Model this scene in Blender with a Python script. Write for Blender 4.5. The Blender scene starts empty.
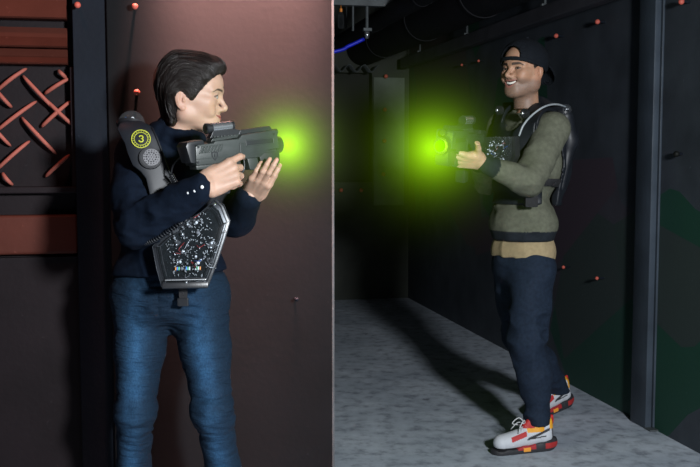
import bpy, bmesh, math, random
import numpy as np
from mathutils import Vector, Matrix
random.seed(7)
RNG = np.random.RandomState(11)
SC = bpy.context.scene
COL = SC.collection
# ------------------------------------------------------------------ camera frame (metres; floor z = 0)
F_PX = 972.0
PITCH = math.radians(4.6)
EYE = Vector((0, 0, 1.28))
C_R = Vector((1, 0, 0))
C_F = Vector((0, math.cos(PITCH), -math.sin(PITCH)))
C_U = Vector((0, math.sin(PITCH), math.cos(PITCH)))

def W(px, py, d):
    """world point seen at (px, py) standing d metres in front of the camera"""
    v = C_F + C_R * ((px - 350.0) / F_PX) + C_U * ((233.5 - py) / F_PX)
    return EYE + v * (d / v.y)

def V(*a):
    return Vector(a)

# ------------------------------------------------------------------ distance-field modelling
def _hash(ix, iy, iz):
    n = (ix * 374761393 + iy * 668265263 + iz * 2147483647 + 1274126177) & 0x7fffffff
    n = ((n ^ (n >> 13)) * 1274126177) & 0x7fffffff
    n = (n ^ (n >> 16)) & 0xffff
    return n.astype(np.float32) / 65535.0

def vnoise(x, y, z):
    x, y, z = np.broadcast_arrays(x, y, z)
    fx, fy, fz = np.floor(x), np.floor(y), np.floor(z)
    ix, iy, iz = fx.astype(np.int64), fy.astype(np.int64), fz.astype(np.int64)
    u, v, w = x - fx, y - fy, z - fz
    u = u * u * (3 - 2 * u); v = v * v * (3 - 2 * v); w = w * w * (3 - 2 * w)
    r = 0
    for a in (0, 1):
        for b in (0, 1):
            for c in (0, 1):
                r = r + _hash(ix + a, iy + b, iz + c) * (u if a else 1 - u) * (v if b else 1 - v) * (w if c else 1 - w)
    return r * 2 - 1

class Prim:
    def __init__(self, fn, lo, hi):
        self.fn, self.lo, self.hi = fn, np.array(lo, float), np.array(hi, float)

def cone(a, b, ra, rb):
    a = np.array(a, float); b = np.array(b, float)
    ba = b - a; l2 = float(ba @ ba) + 1e-12
    def fn(X, Y, Z):
        px, py, pz = X - a[0], Y - a[1], Z - a[2]
        t = np.clip((px * ba[0] + py * ba[1] + pz * ba[2]) / l2, 0, 1)
        return np.sqrt((px - t * ba[0]) ** 2 + (py - t * ba[1]) ** 2 + (pz - t * ba[2]) ** 2) - (ra + (rb - ra) * t)
    r = max(ra, rb)
    return Prim(fn, np.minimum(a, b) - r, np.maximum(a, b) + r)

def ell(c, r, M=None):
    c = np.array(c, float); r = np.array(r, float)
    M = np.eye(3) if M is None else np.array(M, float)   # columns = local axes
    def fn(X, Y, Z):
        px, py, pz = X - c[0], Y - c[1], Z - c[2]
        q = [px * M[0][i] + py * M[1][i] + pz * M[2][i] for i in range(3)]
        k0 = np.sqrt((q[0] / r[0]) ** 2 + (q[1] / r[1]) ** 2 + (q[2] / r[2]) ** 2)
        k1 = np.sqrt((q[0] / r[0] ** 2) ** 2 + (q[1] / r[1] ** 2) ** 2 + (q[2] / r[2] ** 2) ** 2)
        return k0 * (k0 - 1.0) / (k1 + 1e-6)
    e = np.sqrt(((M * r) ** 2).sum(axis=1))
    return Prim(fn, c - e, c + e)

def rbox(c, s, rad, M=None):
    c = np.array(c, float); s = np.array(s, float) - rad
    M = np.eye(3) if M is None else np.array(M, float)
    def fn(X, Y, Z):
        px, py, pz = X - c[0], Y - c[1], Z - c[2]
        q = [np.abs(px * M[0][i] + py * M[1][i] + pz * M[2][i]) - s[i] for i in range(3)]
        out = np.sqrt(np.maximum(q[0], 0) ** 2 + np.maximum(q[1], 0) ** 2 + np.maximum(q[2], 0) ** 2)
        return out + np.minimum(np.maximum(q[0], np.maximum(q[1], q[2])), 0) - rad
    e = np.abs(M) @ (s + rad)
    return Prim(fn, c - e, c + e)

def smin(a, b, k):
    if k <= 0: return np.minimum(a, b)
    h = np.maximum(k - np.abs(a - b), 0) / k
    return np.minimum(a, b) - h * h * k * 0.25

class Field:
    def __init__(self, lo, hi, h):
        self.h = h; self.lo = np.array(lo, float)
        n = np.ceil((np.array(hi, float) - self.lo) / h).astype(int) + 1
        self.n = n
        self.ax = [(self.lo[i] + np.arange(n[i]) * h).astype(np.float32) for i in range(3)]
        self.D = np.full(tuple(n), 0.5, np.float32)
    def _sl(self, p, pad):
        s = []
        for i in range(3):
            a = int(max(0, math.floor((p.lo[i] - pad - self.lo[i]) / self.h)))
            b = int(min(self.n[i], math.ceil((p.hi[i] + pad - self.lo[i]) / self.h) + 1))
            s.append(slice(a, max(a, b)))
        return tuple(s)
    def _xyz(self, s):
        return self.ax[0][s[0]][:, None, None], self.ax[1][s[1]][None, :, None], self.ax[2][s[2]][None, None, :]
    def add(self, p, k=0.0, op='u'):
        s = self._sl(p, k + 3 * self.h + 0.01)
        if any(q.stop <= q.start for q in s): return self
        d = p.fn(*self._xyz(s)); cur = self.D[s]
        self.D[s] = smin(cur, d, k) if op == 'u' else -smin(-cur, d, k)
        return self
    def sub(self, p, k=0.0):
        return self.add(p, k, 's')
    def full(self):
        return self._xyz((slice(None),) * 3)
    def cut(self, pt, nrm, k=0.0):
        """keep the side that nrm points away from"""
        X, Y, Z = self.full(); n = np.array(nrm, float); n /= np.linalg.norm(n)
        d = (X - pt[0]) * n[0] + (Y - pt[1]) * n[1] + (Z - pt[2]) * n[2]
        self.D = (-smin(-self.D, -d, k)).astype(np.float32)
        return self
    def disp(self, fn, lo=None, hi=None):
        s = (slice(None),) * 3 if lo is None else self._sl(Prim(None, lo, hi), 0)
        self.D[s] += fn(*self._xyz(s)).astype(np.float32)
        return self
    def mesh(self, smooth=1):
        """naive surface nets"""
        D = self.D
        D[0], D[-1] = np.maximum(D[0], 1e-4), np.maximum(D[-1], 1e-4)
        D[:, 0], D[:, -1] = np.maximum(D[:, 0], 1e-4), np.maximum(D[:, -1], 1e-4)
        D[:, :, 0], D[:, :, -1] = np.maximum(D[:, :, 0], 1e-4), np.maximum(D[:, :, -1], 1e-4)
        S = D < 0
        c = np.zeros(tuple(np.array(D.shape) - 1), np.int8)
        for a in (0, 1):
            for b in (0, 1):
                for e in (0, 1):
                    c += S[a:S.shape[0] - 1 + a, b:S.shape[1] - 1 + b, e:S.shape[2] - 1 + e]
        act = (c > 0) & (c < 8)
        I = np.argwhere(act); N = len(I)
        idx = np.full(act.shape, -1, np.int64); idx[act] = np.arange(N)
        acc = np.zeros((N, 3)); cnt = np.zeros(N)
        corners = [(a, b, e) for a in (0, 1) for b in (0, 1) for e in (0, 1)]
        for c0 in corners:
            for ax in range(3):
                if c0[ax]: continue
                c1 = list(c0); c1[ax] = 1
                A = D[I[:, 0] + c0[0], I[:, 1] + c0[1], I[:, 2] + c0[2]].astype(float)
                B = D[I[:, 0] + c1[0], I[:, 1] + c1[1], I[:, 2] + c1[2]].astype(float)
                m = (A < 0) != (B < 0)
                t = np.where(m, A / (A - B + 1e-20), 0)
                for q in range(3):
                    acc[:, q] += np.where(m, (c0[q] + (t if q == ax else 0)), 0)
                cnt += m
        P = (I + acc / cnt[:, None]) * self.h + self.lo
        F = []
        for ax in range(3):
            u, v = (ax + 1) % 3, (ax + 2) % 3
            sh = list(S.shape); 
            sa = [slice(None)] * 3; sb = [slice(None)] * 3
            sa[ax] = slice(0, -1); sb[ax] = slice(1, None)
            E = S[tuple(sa)] != S[tuple(sb)]
            K = np.argwhere(E)
            K = K[(K[:, u] > 0) & (K[:, v] > 0) & (K[:, u] < S.shape[u] - 1) & (K[:, v] < S.shape[v] - 1)]
            q = []
            for du, dv in ((1, 1), (0, 1), (0, 0), (1, 0)):
                J = K.copy(); J[:, u] -= du; J[:, v] -= dv
                q.append(idx[J[:, 0], J[:, 1], J[:, 2]])
            q = np.stack(q, 1)
            inside = S[K[:, 0], K[:, 1], K[:, 2]]
            q[~inside] = q[~inside][:, ::-1]
            F.append(q)
        F = np.concatenate(F)
        F = F[(F >= 0).all(1)]
        for _ in range(smooth):
            s = np.zeros_like(P); k = np.zeros(len(P))
            for a, b in ((0, 1), (1, 2), (2, 3), (3, 0)):
                for i in range(3):
                    s[:, i] += np.bincount(F[:, a], P[F[:, b], i], len(P)) + np.bincount(F[:, b], P[F[:, a], i], len(P))
                k += np.bincount(F[:, a], minlength=len(P)) + np.bincount(F[:, b], minlength=len(P))
            P = P * 0.5 + 0.5 * s / np.maximum(k, 1)[:, None]
        return P, F

class Geo:
    """collects vertex / face arrays (+ optional colours) into ONE mesh"""
    def __init__(self): self.P, self.F, self.C, self.n = [], [], [], 0
    def add(self, P, F, C=None, M=None):
        P = np.asarray(P, float)
        if M is not None:
            M = np.array(M); P = P @ M[:3, :3].T + M[:3, 3]
            if np.linalg.det(M[:3, :3]) < 0: F = np.asarray(F)[:, ::-1]
        self.P.append(P); self.C.append(np.ones((len(P), 3)) if C is None else C)
        self.F.extend((np.asarray(F) + self.n).tolist()); self.n += len(P)
        return self
    def build(self, name, mat, parent=None, smooth=True):
        me = bpy.data.meshes.new(name)
        P = np.concatenate(self.P)
        if parent is not None:
            org = np.array(parent.location if parent.parent is None else parent.matrix_basis.translation)
        me.from_pydata(P.tolist(), [], self.F)
        C = np.concatenate(self.C)
        at = me.color_attributes.new('tint', 'FLOAT_COLOR', 'POINT')
        at.data.foreach_set('color', np.concatenate([C, np.ones((len(C), 1))], 1).astype(np.float32).ravel())
        if smooth: me.polygons.foreach_set('use_smooth', [True] * len(me.polygons))
        me.materials.append(mat); me.update()
        return link(bpy.data.objects.new(name, me), parent)

# ------------------------------------------------------------------ objects
def base_loc(o):
    v = Vector((0, 0, 0))
    while o is not None:
        v += o.location; o = o.parent
    return v

def link(o, parent=None):
    COL.objects.link(o)
    if parent is not None:
        o.parent = parent
        o.location = Vector(o.location) - base_loc(parent)   # all parents here are unrotated: world coords in, local offset out
    return o

def thing(name, loc, label, cat, group=None):
    o = bpy.data.objects.new(name, None); o.empty_display_size = 0.05
    COL.objects.link(o); o.location = loc
    return tag(o, label, cat, group)

def tag(o, label=None, cat=None, group=None, kind=None):
    if label: o['label'] = label
    if cat: o['category'] = cat
    if group: o['group'] = group
    if kind: o['kind'] = kind
    return o

def to_obj(name, bm, mat, parent=None, M=None, smooth=False, auto=None):
    if M is not None: bmesh.ops.transform(bm, matrix=M, verts=bm.verts)
    bmesh.ops.recalc_face_normals(bm, faces=bm.faces)
    me = bpy.data.meshes.new(name); bm.to_mesh(me); bm.free()
    if smooth or auto:
        me.polygons.foreach_set('use_smooth', [True] * len(me.polygons))
        if auto: me.set_sharp_from_angle(angle=math.radians(auto))
    for m in (mat if isinstance(mat, (list, tuple)) else [mat]): me.materials.append(m)
    return link(bpy.data.objects.new(name, me), parent)

def struct(name, bm, mat, parent=None, **k):
    o = to_obj(name, bm, mat, parent, **k)
    if parent is None: o['kind'] = 'structure'
    return o

def bx(bm, c, s, M=None, bevel=0.0, seg=2):
    """box of full size s centred at c"""
    t = bmesh.new()
    bmesh.ops.create_cube(t, size=1)
    for v in t.verts: v.co = Vector((v.co.x * s[0], v.co.y * s[1], v.co.z * s[2]))
    if bevel > 0: bmesh.ops.bevel(t, geom=t.edges[:], offset=bevel, segments=seg, affect='EDGES', profile=0.6)
    for v in t.verts: v.co += Vector(c)
    if M is not None: bmesh.ops.transform(t, matrix=M, verts=t.verts)
    merge(bm, t); return bm

def merge(bm, t):
    me = bpy.data.meshes.new('tmp'); t.to_mesh(me); t.free(); bm.from_mesh(me); bpy.data.meshes.remove(me)

def cyl(bm, a, b, ra, rb=None, seg=24, bevel=0.0):
    a, b = Vector(a), Vector(b); rb = ra if rb is None else rb
    t = bmesh.new(); L = (b - a).length
    bmesh.ops.create_cone(t, cap_ends=True, segments=seg, radius1=ra, radius2=rb, depth=L)
    if bevel > 0:
        e = [e for e in t.edges if len(e.link_faces) == 2 and any(len(f.verts) > 4 for f in e.link_faces)]
        bmesh.ops.bevel(t, geom=e, offset=bevel, segments=2, affect='EDGES')
    M = Matrix.Translation((a + b) / 2) @ (b - a).to_track_quat('Z', 'Y').to_matrix().to_4x4()
    bmesh.ops.transform(t, matrix=M, verts=t.verts); merge(bm, t); return bm

def ball(bm, c, r, seg=16, M=None):
    t = bmesh.new(); bmesh.ops.create_uvsphere(t, u_segments=seg, v_segments=max(6, seg // 2), radius=1)
    r = (r, r, r) if isinstance(r, (int, float)) else r
    for v in t.verts: v.co = Vector((v.co.x * r[0], v.co.y * r[1], v.co.z * r[2]))
    if M is not None: bmesh.ops.transform(t, matrix=M, verts=t.verts)
    for v in t.verts: v.co += Vector(c)
    merge(bm, t); return bm

def tube(bm, pts, r, seg=8, closed=False):
    """swept round tube; r may be a list"""
    pts = [Vector(p) for p in pts]; n = len(pts)
    rr = r if isinstance(r, (list, tuple)) else [r] * n
    rings = []; up = None
    for i, p in enumerate(pts):
        d = (pts[(i + 1) % n] - pts[i - 1]) if (closed or 0 < i < n - 1) else (pts[1] - pts[0] if i == 0 else pts[-1] - pts[-2])
        d.normalize()
        if up is None:
            up = d.orthogonal().normalized()
        up = (up - d * up.dot(d)).normalized(); sd = d.cross(up)
        rings.append([bm.verts.new(p + (up * math.cos(2 * math.pi * k / seg) + sd * math.sin(2 * math.pi * k / seg)) * rr[i]) for k in range(seg)])
    for i in range(n if closed else n - 1):
        A, B = rings[i], rings[(i + 1) % n]
        for k in range(seg):
            bm.faces.new((A[k], A[(k + 1) % seg], B[(k + 1) % seg], B[k]))
    if not closed:
        bm.faces.new(rings[0][::-1]); bm.faces.new(rings[-1])
    return bm

def curve_pts(ctrl, n=24):
    """Catmull-Rom through control points"""
    c = [Vector(p) for p in ctrl]; c = [c[0] * 2 - c[1]] + c + [c[-1] * 2 - c[-2]]
    out = []
    m = len(c) - 3
    for j in range(n + 1):
        t = j / n * m; i = min(int(t), m - 1); u = t - i
        a, b, d, e = c[i:i + 4]
        out.append(0.5 * ((2 * b) + (d - a) * u + (2 * a - 5 * b + 4 * d - e) * u * u + (3 * b - a - 3 * d + e) * u ** 3))
    return out

def prism(bm, outline, y0, y1, bevel=0.0, M=None, bend=None):
    """outline [(x, z)] extruded from y0 to y1"""
    t = bmesh.new()
    A = [t.verts.new((x, y0, z)) for x, z in outline]; f = t.faces.new(A)
    r = bmesh.ops.extrude_face_region(t, geom=[f])
    for v in r['geom']:
        if isinstance(v, bmesh.types.BMVert): v.co.y = y1
    bmesh.ops.recalc_face_normals(t, faces=t.faces)
    if bevel > 0: bmesh.ops.bevel(t, geom=t.edges[:], offset=bevel, segments=2, affect='EDGES', profile=0.6)
    if bend:
        bmesh.ops.triangulate(t, faces=[f for f in t.faces if len(f.verts) > 4])
        for _ in range(2): bmesh.ops.subdivide_edges(t, edges=[e for e in t.edges if e.calc_length() > 0.02], cuts=1, use_grid_fill=True)
        for v in t.verts: v.co = bend(v.co)
    if M is not None: bmesh.ops.transform(t, matrix=M, verts=t.verts)
    merge(bm, t); return bm

def frame(o, x, y, z):
    M = Matrix.Identity(4)
    for i, a in enumerate((x, y, z)):
        for j in range(3): M[j][i] = a[j]
    for j in range(3): M[j][3] = o[j]
    return M

def frame_xz(o, x, zhint):
    x = Vector(x).normalized(); z = Vector(zhint); z = (z - x * z.dot(x)).normalized()
    return frame(o, x, z.cross(x), z)

# ------------------------------------------------------------------ materials
class NT:
    def __init__(self, name):
        self.m = bpy.data.materials.new(name); self.m.use_nodes = True
        self.t = self.m.node_tree; self.t.nodes.clear()
        self.out = self.t.nodes.new('ShaderNodeOutputMaterial')
    def n(self, ty, **k):
        o = self.t.nodes.new(ty)
        for a, b in k.items():
            if a.startswith('i_'): o.inputs[a[2:].replace('_', ' ')].default_value = b
            else: setattr(o, a, b)
        return o
    def l(self, a, b): self.t.links.new(a, b)

def ramp(N, fac, stops):
    r = N.n('ShaderNodeValToRGB'); N.l(fac, r.inputs[0]); e = r.color_ramp.elements
    while len(e) < len(stops): e.new(0.5)
    for i, (p, c) in enumerate(stops):
        e[i].position = p; e[i].color = (*c, 1)
    return r.outputs[0]

def pbr(name, col, rough=0.5, metal=0.0, var=0.15, scale=20, bump=0.0, bscale=60, attr=None, sss=0.0, coat=0.0, emit=None, es=0.0, sheen=0.0, spec=0.5, stretch=None, alpha=None, trans=0.0, dark=None):
    """principled surface with procedural colour variation and bump"""
    N = NT(name); b = N.n('ShaderNodeBsdfPrincipled'); N.l(b.outputs[0], N.out.inputs[0])
    tc = N.n('ShaderNodeTexCoord'); src = tc.outputs['Object']
    if stretch:
        mp = N.n('ShaderNodeMapping'); mp.inputs['Scale'].default_value = stretch; N.l(src, mp.inputs[0]); src = mp.outputs[0]
    no = N.n('ShaderNodeTexNoise'); no.inputs['Scale'].default_value = scale; no.inputs['Detail'].default_value = 5; N.l(src, no.inputs['Vector'])
    lo = tuple(c * (1 - var) for c in col) if dark is None else dark
    hi = tuple(min(1, c * (1 + var)) for c in col)
    c = ramp(N, no.outputs[0], [(0.3, lo), (0.7, hi)])
    if attr:
        a = N.n('ShaderNodeAttribute', attribute_name=attr)
        mx = N.n('ShaderNodeMix', data_type='RGBA', blend_type='MULTIPLY'); mx.inputs[0].default_value = 1
        N.l(c, mx.inputs[6]); N.l(a.outputs['Color'], mx.inputs[7]); c = mx.outputs[2]
    N.l(c, b.inputs['Base Color'])
    b.inputs['Roughness'].default_value = rough; b.inputs['Metallic'].default_value = metal
    b.inputs['Specular IOR Level'].default_value = spec
    if sss: b.inputs['Subsurface Weight'].default_value = sss; b.inputs['Subsurface Radius'].default_value = (0.012, 0.005, 0.003); b.inputs['Subsurface Scale'].default_value = 0.6
    if coat: b.inputs['Coat Weight'].default_value = coat; b.inputs['Coat Roughness'].default_value = 0.08
    if sheen: b.inputs['Sheen Weight'].default_value = sheen; b.inputs['Sheen Roughness'].default_value = 0.5
    if emit: b.inputs['Emission Color'].default_value = (*emit, 1); b.inputs['Emission Strength'].default_value = es
    if trans: b.inputs['Transmission Weight'].default_value = trans; b.inputs['IOR'].default_value = 1.3
    if alpha is not None: b.inputs['Alpha'].default_value = alpha
    if bump:
        n2 = N.n('ShaderNodeTexNoise'); n2.inputs['Scale'].default_value = bscale; n2.inputs['Detail'].default_value = 4; N.l(src, n2.inputs['Vector'])
        bp = N.n('ShaderNodeBump'); bp.inputs['Strength'].default_value = bump; bp.inputs['Distance'].default_value = 0.004
        N.l(n2.outputs[0], bp.inputs['Height']); N.l(bp.outputs[0], b.inputs['Normal'])
    return N.m
# ------------------------------------------------------------------ heads and hands
def mouth_arc(male, smile, n=12):
    w = 0.023 + 0.005 * smile; up = 0.004 + 0.005 * smile; mz = -0.048
    xc = 0.0945 if not male else 0.0930
    out = []
    for i in range(n + 1):
        t = -1 + 2 * i / n
        out.append((V(xc - 0.017 * t * t, w * t, mz + up * t * t), t))
    return out

def head_field(male=False, smile=0.4, h=0.002):
    f = Field((-0.125, -0.105, -0.135), (0.140, 0.105, 0.145), h)
    jw = 1.0 if male else 0.90
    f.add(ell((-0.012, 0, 0.048), (0.096, 0.074, 0.076)), 0)
    f.add(ell((0.030, 0, 0.045), (0.066, 0.064, 0.062)), 0.02)          # forehead
    f.add(ell((0.030, 0, -0.010), (0.058, 0.060, 0.066)), 0.02)         # mid face
    for s in (1, -1): f.add(ell((0.018, s * 0.040, -0.028), (0.034, 0.022, 0.032)), 0.02)
    for s in (1, -1):
        f.add(cone((0.004, 0.050 * jw, -0.042), (0.066, 0.016 * jw, -0.070), 0.020, 0.018), 0.028)   # jaw line
        f.add(cone((0.000, 0.058 * jw, 0.000), (0.006, 0.052 * jw, -0.045), 0.016, 0.018), 0.02)
        f.add(ell((0.060, 0.038, -0.016), (0.026, 0.022, 0.020)), 0.02)                            # cheek
        f.add(cone((0.010, 0.062, 0.004), (0.064, 0.046, -0.004), 0.009, 0.010), 0.02)             # cheekbone
        f.add(cone((0.086, 0.010, 0.026), (0.068, 0.048, 0.027), 0.008 if male else 0.006, 0.007), 0.014)  # brow
    f.add(ell((0.072, 0, -0.079), (0.019, 0.020 if male else 0.015, 0.013)), 0.018)                     # chin
    f.add(ell((0.072, 0, -0.046), (0.026, 0.030, 0.024)), 0.018)                                     # muzzle
    f.add(ell((0.036, 0, -0.072), (0.044, 0.036, 0.014)), 0.02)                                       # under jaw
    for s in (1, -1):                                                                                # mirror: build the s = -1 side
        if s == -1:
            for p, k in ((cone((0.004, -0.050 * jw, -0.042), (0.066, -0.016 * jw, -0.070), 0.020, 0.018), 0.028),
                         (cone((0.000, -0.058 * jw, 0.000), (0.006, -0.052 * jw, -0.045), 0.016, 0.018), 0.02),
                         (ell((0.060, -0.038, -0.016), (0.026, 0.022, 0.020)), 0.02),
                         (cone((0.010, -0.062, 0.004), (0.064, -0.046, -0.004), 0.009, 0.010), 0.02),
                         (cone((0.086, -0.010, 0.026), (0.068, -0.048, 0.027), 0.008 if male else 0.006, 0.007), 0.014)):
                f.add(p, k)
    for s in (1, -1):
        f.sub(ell((0.096, s * 0.031, 0.010), (0.016, 0.017, 0.011)), 0.014)        # socket
    f.add(cone((0.085, 0, 0.016), (0.1105, 0, -0.015), 0.0062, 0.0080 if male else 0.0064), 0.012)   # nose
    f.add(ell((0.1105, 0, -0.019), (0.0090, 0.0085, 0.0080)), 0.006)
    f.add(cone((0.112, 0, -0.022), (0.096, 0, -0.029), 0.0042, 0.005), 0.006)
    for s in (1, -1):
        f.add(ell((0.0995, s * 0.0100, -0.0235), (0.0100, 0.0058, 0.0062)), 0.005)
        f.sub(ell((0.104, s * 0.0055, -0.0325), (0.0035, 0.0020, 0.0022)), 0.002)
        f.add(ell((0.084, s * 0.015, -0.022), (0.013, 0.010, 0.014)), 0.012)
        f.add(ell((0.0755, s * 0.031, 0.010), (0.0132, 0.0145, 0.0128)), 0.004)     # lids
        f.add(ell((0.074, s * 0.033, -0.004), (0.010, 0.014, 0.006)), 0.010)
        f.sub(ell((0.0905, s * 0.0315, 0.0095), (0.009, 0.0125, 0.0038 if male else 0.0042)), 0.0015)   # eye slit
    arc = mouth_arc(male, smile)
    n = len(arc) - 1
    for i in range(n):
        (p, t), (q, u) = arc[i], arc[i + 1]
        if male:
            g0, g1 = 0.0072 * (1 - t * t) + 0.0008, 0.0072 * (1 - u * u) + 0.0008
            f.add(cone(p + V(-0.001, 0, g0 + 0.0030), q + V(-0.001, 0, g1 + 0.0030), 0.0030 - 0.0010 * t * t, 0.0030 - 0.0010 * u * u), 0.003)
            f.add(cone(p + V(-0.002, 0, -g0 - 0.0035), q + V(-0.002, 0, -g1 - 0.0035), 0.0040 - 0.0018 * t * t, 0.0040 - 0.0018 * u * u), 0.003)
        else:
            f.add(cone(p + V(0, 0, 0.0042 * (1 - t * t * 0.7)), q + V(0, 0, 0.0042 * (1 - u * u * 0.7)), 0.0042 - 0.0022 * t * t, 0.0042 - 0.0022 * u * u), 0.003)
            f.add(cone(p + V(-0.001, 0, -0.0050 * (1 - t * t * 0.7)), q + V(-0.001, 0, -0.0050 * (1 - u * u * 0.7)), 0.0050 - 0.0028 * t * t, 0.0050 - 0.0028 * u * u), 0.003)
    for i in range(n):
        (p, t), (q, u) = arc[i], arc[i + 1]
        if male:
            m = (p + q) / 2; g = 0.0072 * (1 - ((t + u) / 2) ** 2) + 0.0008
            f.sub(ell(m + V(0.002, 0, 0), (0.013, 0.0050, g)), 0.0015)
        else:
            f.sub(cone(p + V(0.0045, 0, 0), q + V(0.0045, 0, 0), 0.0014, 0.0014), 0.002)
    for s in (1, -1):
        e = arc[-1][0]; 
        f.add(ell((0.070, s * (abs(e.y) + 0.012), e.z + 0.010), (0.015, 0.011, 0.015)), 0.012)
        if male:
            f.sub(cone((0.0935, s * 0.021, -0.026), (e.x + 0.004, s * (abs(e.y) + 0.007), e.z + 0.004), 0.0012, 0.0012), 0.006)
    # ears
    for s in (1, -1):
        M = np.array(Matrix.Rotation(math.radians(-s * 18), 3, 'Z') @ Matrix.Rotation(math.radians(-10), 3, 'Y'))
        f.add(ell((-0.004, s * 0.074, 0.000), (0.018, 0.006, 0.029), M), 0.005)
        f.sub(ell((0.001, s * 0.0825, 0.002), (0.0115, 0.0055, 0.020), M), 0.003)
        f.add(ell((0.006, s * 0.0775, -0.004), (0.003, 0.0035, 0.006)), 0.003)
        f.add(cone((-0.006, s * 0.079, 0.014), (-0.008, s * 0.0795, -0.010), 0.0022, 0.0022), 0.003)
        f.add(ell((0.003, s * 0.073, -0.026), (0.008, 0.005, 0.007)), 0.004)
    return f

def head_colors(P, male=False, smile=0.4, skin=(0.55, 0.33, 0.235), lip=(0.42, 0.13, 0.11), brow=(0.03, 0.018, 0.012), stubble=0.0):
    x, y, z = P[:, 0], P[:, 1], P[:, 2]; ay = np.abs(y)
    C = np.tile(np.array(skin), (len(P), 1))
    def mix(m, c):
        m = np.clip(m, 0, 1)[:, None]; return C * (1 - m) + np.array(c) * m
    def sm(a, b, t): t = np.clip((t - a) / (b - a), 0, 1); return t * t * (3 - 2 * t)
    blush = np.exp(-(((ay - 0.045) / 0.018) ** 2 + ((z + 0.018) / 0.018) ** 2)) * sm(0.02, 0.05, x)
    C = mix(blush * 0.25, (skin[0] * 1.02, skin[1] * 0.72, skin[2] * 0.66))
    ears = sm(0.068, 0.076, ay) * (x < 0.03)
    C = mix(ears * 0.35, (skin[0] * 1.0, skin[1] * 0.70, skin[2] * 0.62))
    if stubble:
        line = sm(-0.022, -0.040, z) * sm(-0.030, 0.01, x)
        mz = -0.047
        C = mix(line * stubble * (0.75 + 0.25 * vnoise(x * 400, y * 400, z * 400)), (0.12, 0.085, 0.07))
    # brows: an arc following the brow ridge
    bz = 0.0265 + 0.0035 * np.sin(np.clip((ay - 0.010) / 0.045, 0, 1) * math.pi * 0.8) - 0.006 * sm(0.040, 0.056, ay)
    th = (0.0050 if male else 0.0028) * (1 - 0.5 * sm(0.03, 0.055, ay))
    m = sm(th * 1.4, th * 0.7, np.abs(z - bz)) * sm(0.009, 0.013, ay) * sm(0.058, 0.052, ay) * (x > 0.05)
    C = mix(m * 0.92, brow)
    # lash line around the eye slit
    e = ((ay - 0.0315) / 0.0150) ** 2 + ((z - 0.0102) / 0.0062) ** 2
    C = mix(sm(1.25, 0.85, e) * (x > 0.06) * (z > 0.0095) * 0.85, (0.03, 0.02, 0.018))
    C = mix(sm(1.2, 0.9, e) * (x > 0.06) * (z <= 0.0095) * 0.5, (0.16, 0.08, 0.06))
    mz = -0.048; w = 0.023 + 0.005 * smile; up = 0.004 + 0.005 * smile
    t = np.clip(ay / w, 0, 1); c = mz + up * t * t; dz = z - c
    if male:
        g = 0.0072 * (1 - t * t) + 0.0008
        hi = g + 0.0055 * (1 - 0.4 * t * t); lo_ = g + 0.0085 * (1 - 0.5 * t * t)
        m = np.where(dz > 0, sm(hi * 1.1, hi * 0.9, dz), sm(lo_ * 1.1, lo_ * 0.9, -dz)) * sm(1.08, 0.95, ay / w) * (x > 0.065)
        C = mix(m * 0.8, lip)
        inner = (np.abs(dz) < g * 1.02) & (ay < w) & (x > 0.05) & (x < 0.0925 - 0.017 * t * t)
        C = mix(inner * 1.0, (0.06, 0.02, 0.02))
    else:
        top = 0.0088 * (1 - 0.75 * t); bot = 0.0110 * (1 - 0.8 * t)
        m = np.where(dz > 0, sm(top * 1.15, top * 0.85, dz), sm(bot * 1.12, bot * 0.85, -dz)) * sm(1.06, 0.92, ay / w) * (x > 0.07)
        C = mix(m * 0.92, lip)
        C = mix(sm(0.0020, 0.0007, np.abs(dz)) * (ay < w) * (x > 0.07) * 0.8, (0.12, 0.03, 0.03))
    nost = np.exp(-(((ay - 0.0065) / 0.003) ** 2 + ((z + 0.031) / 0.0025) ** 2)) * (x > 0.09)
    C = mix(nost * 0.8, (0.10, 0.04, 0.03))
    return C

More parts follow.
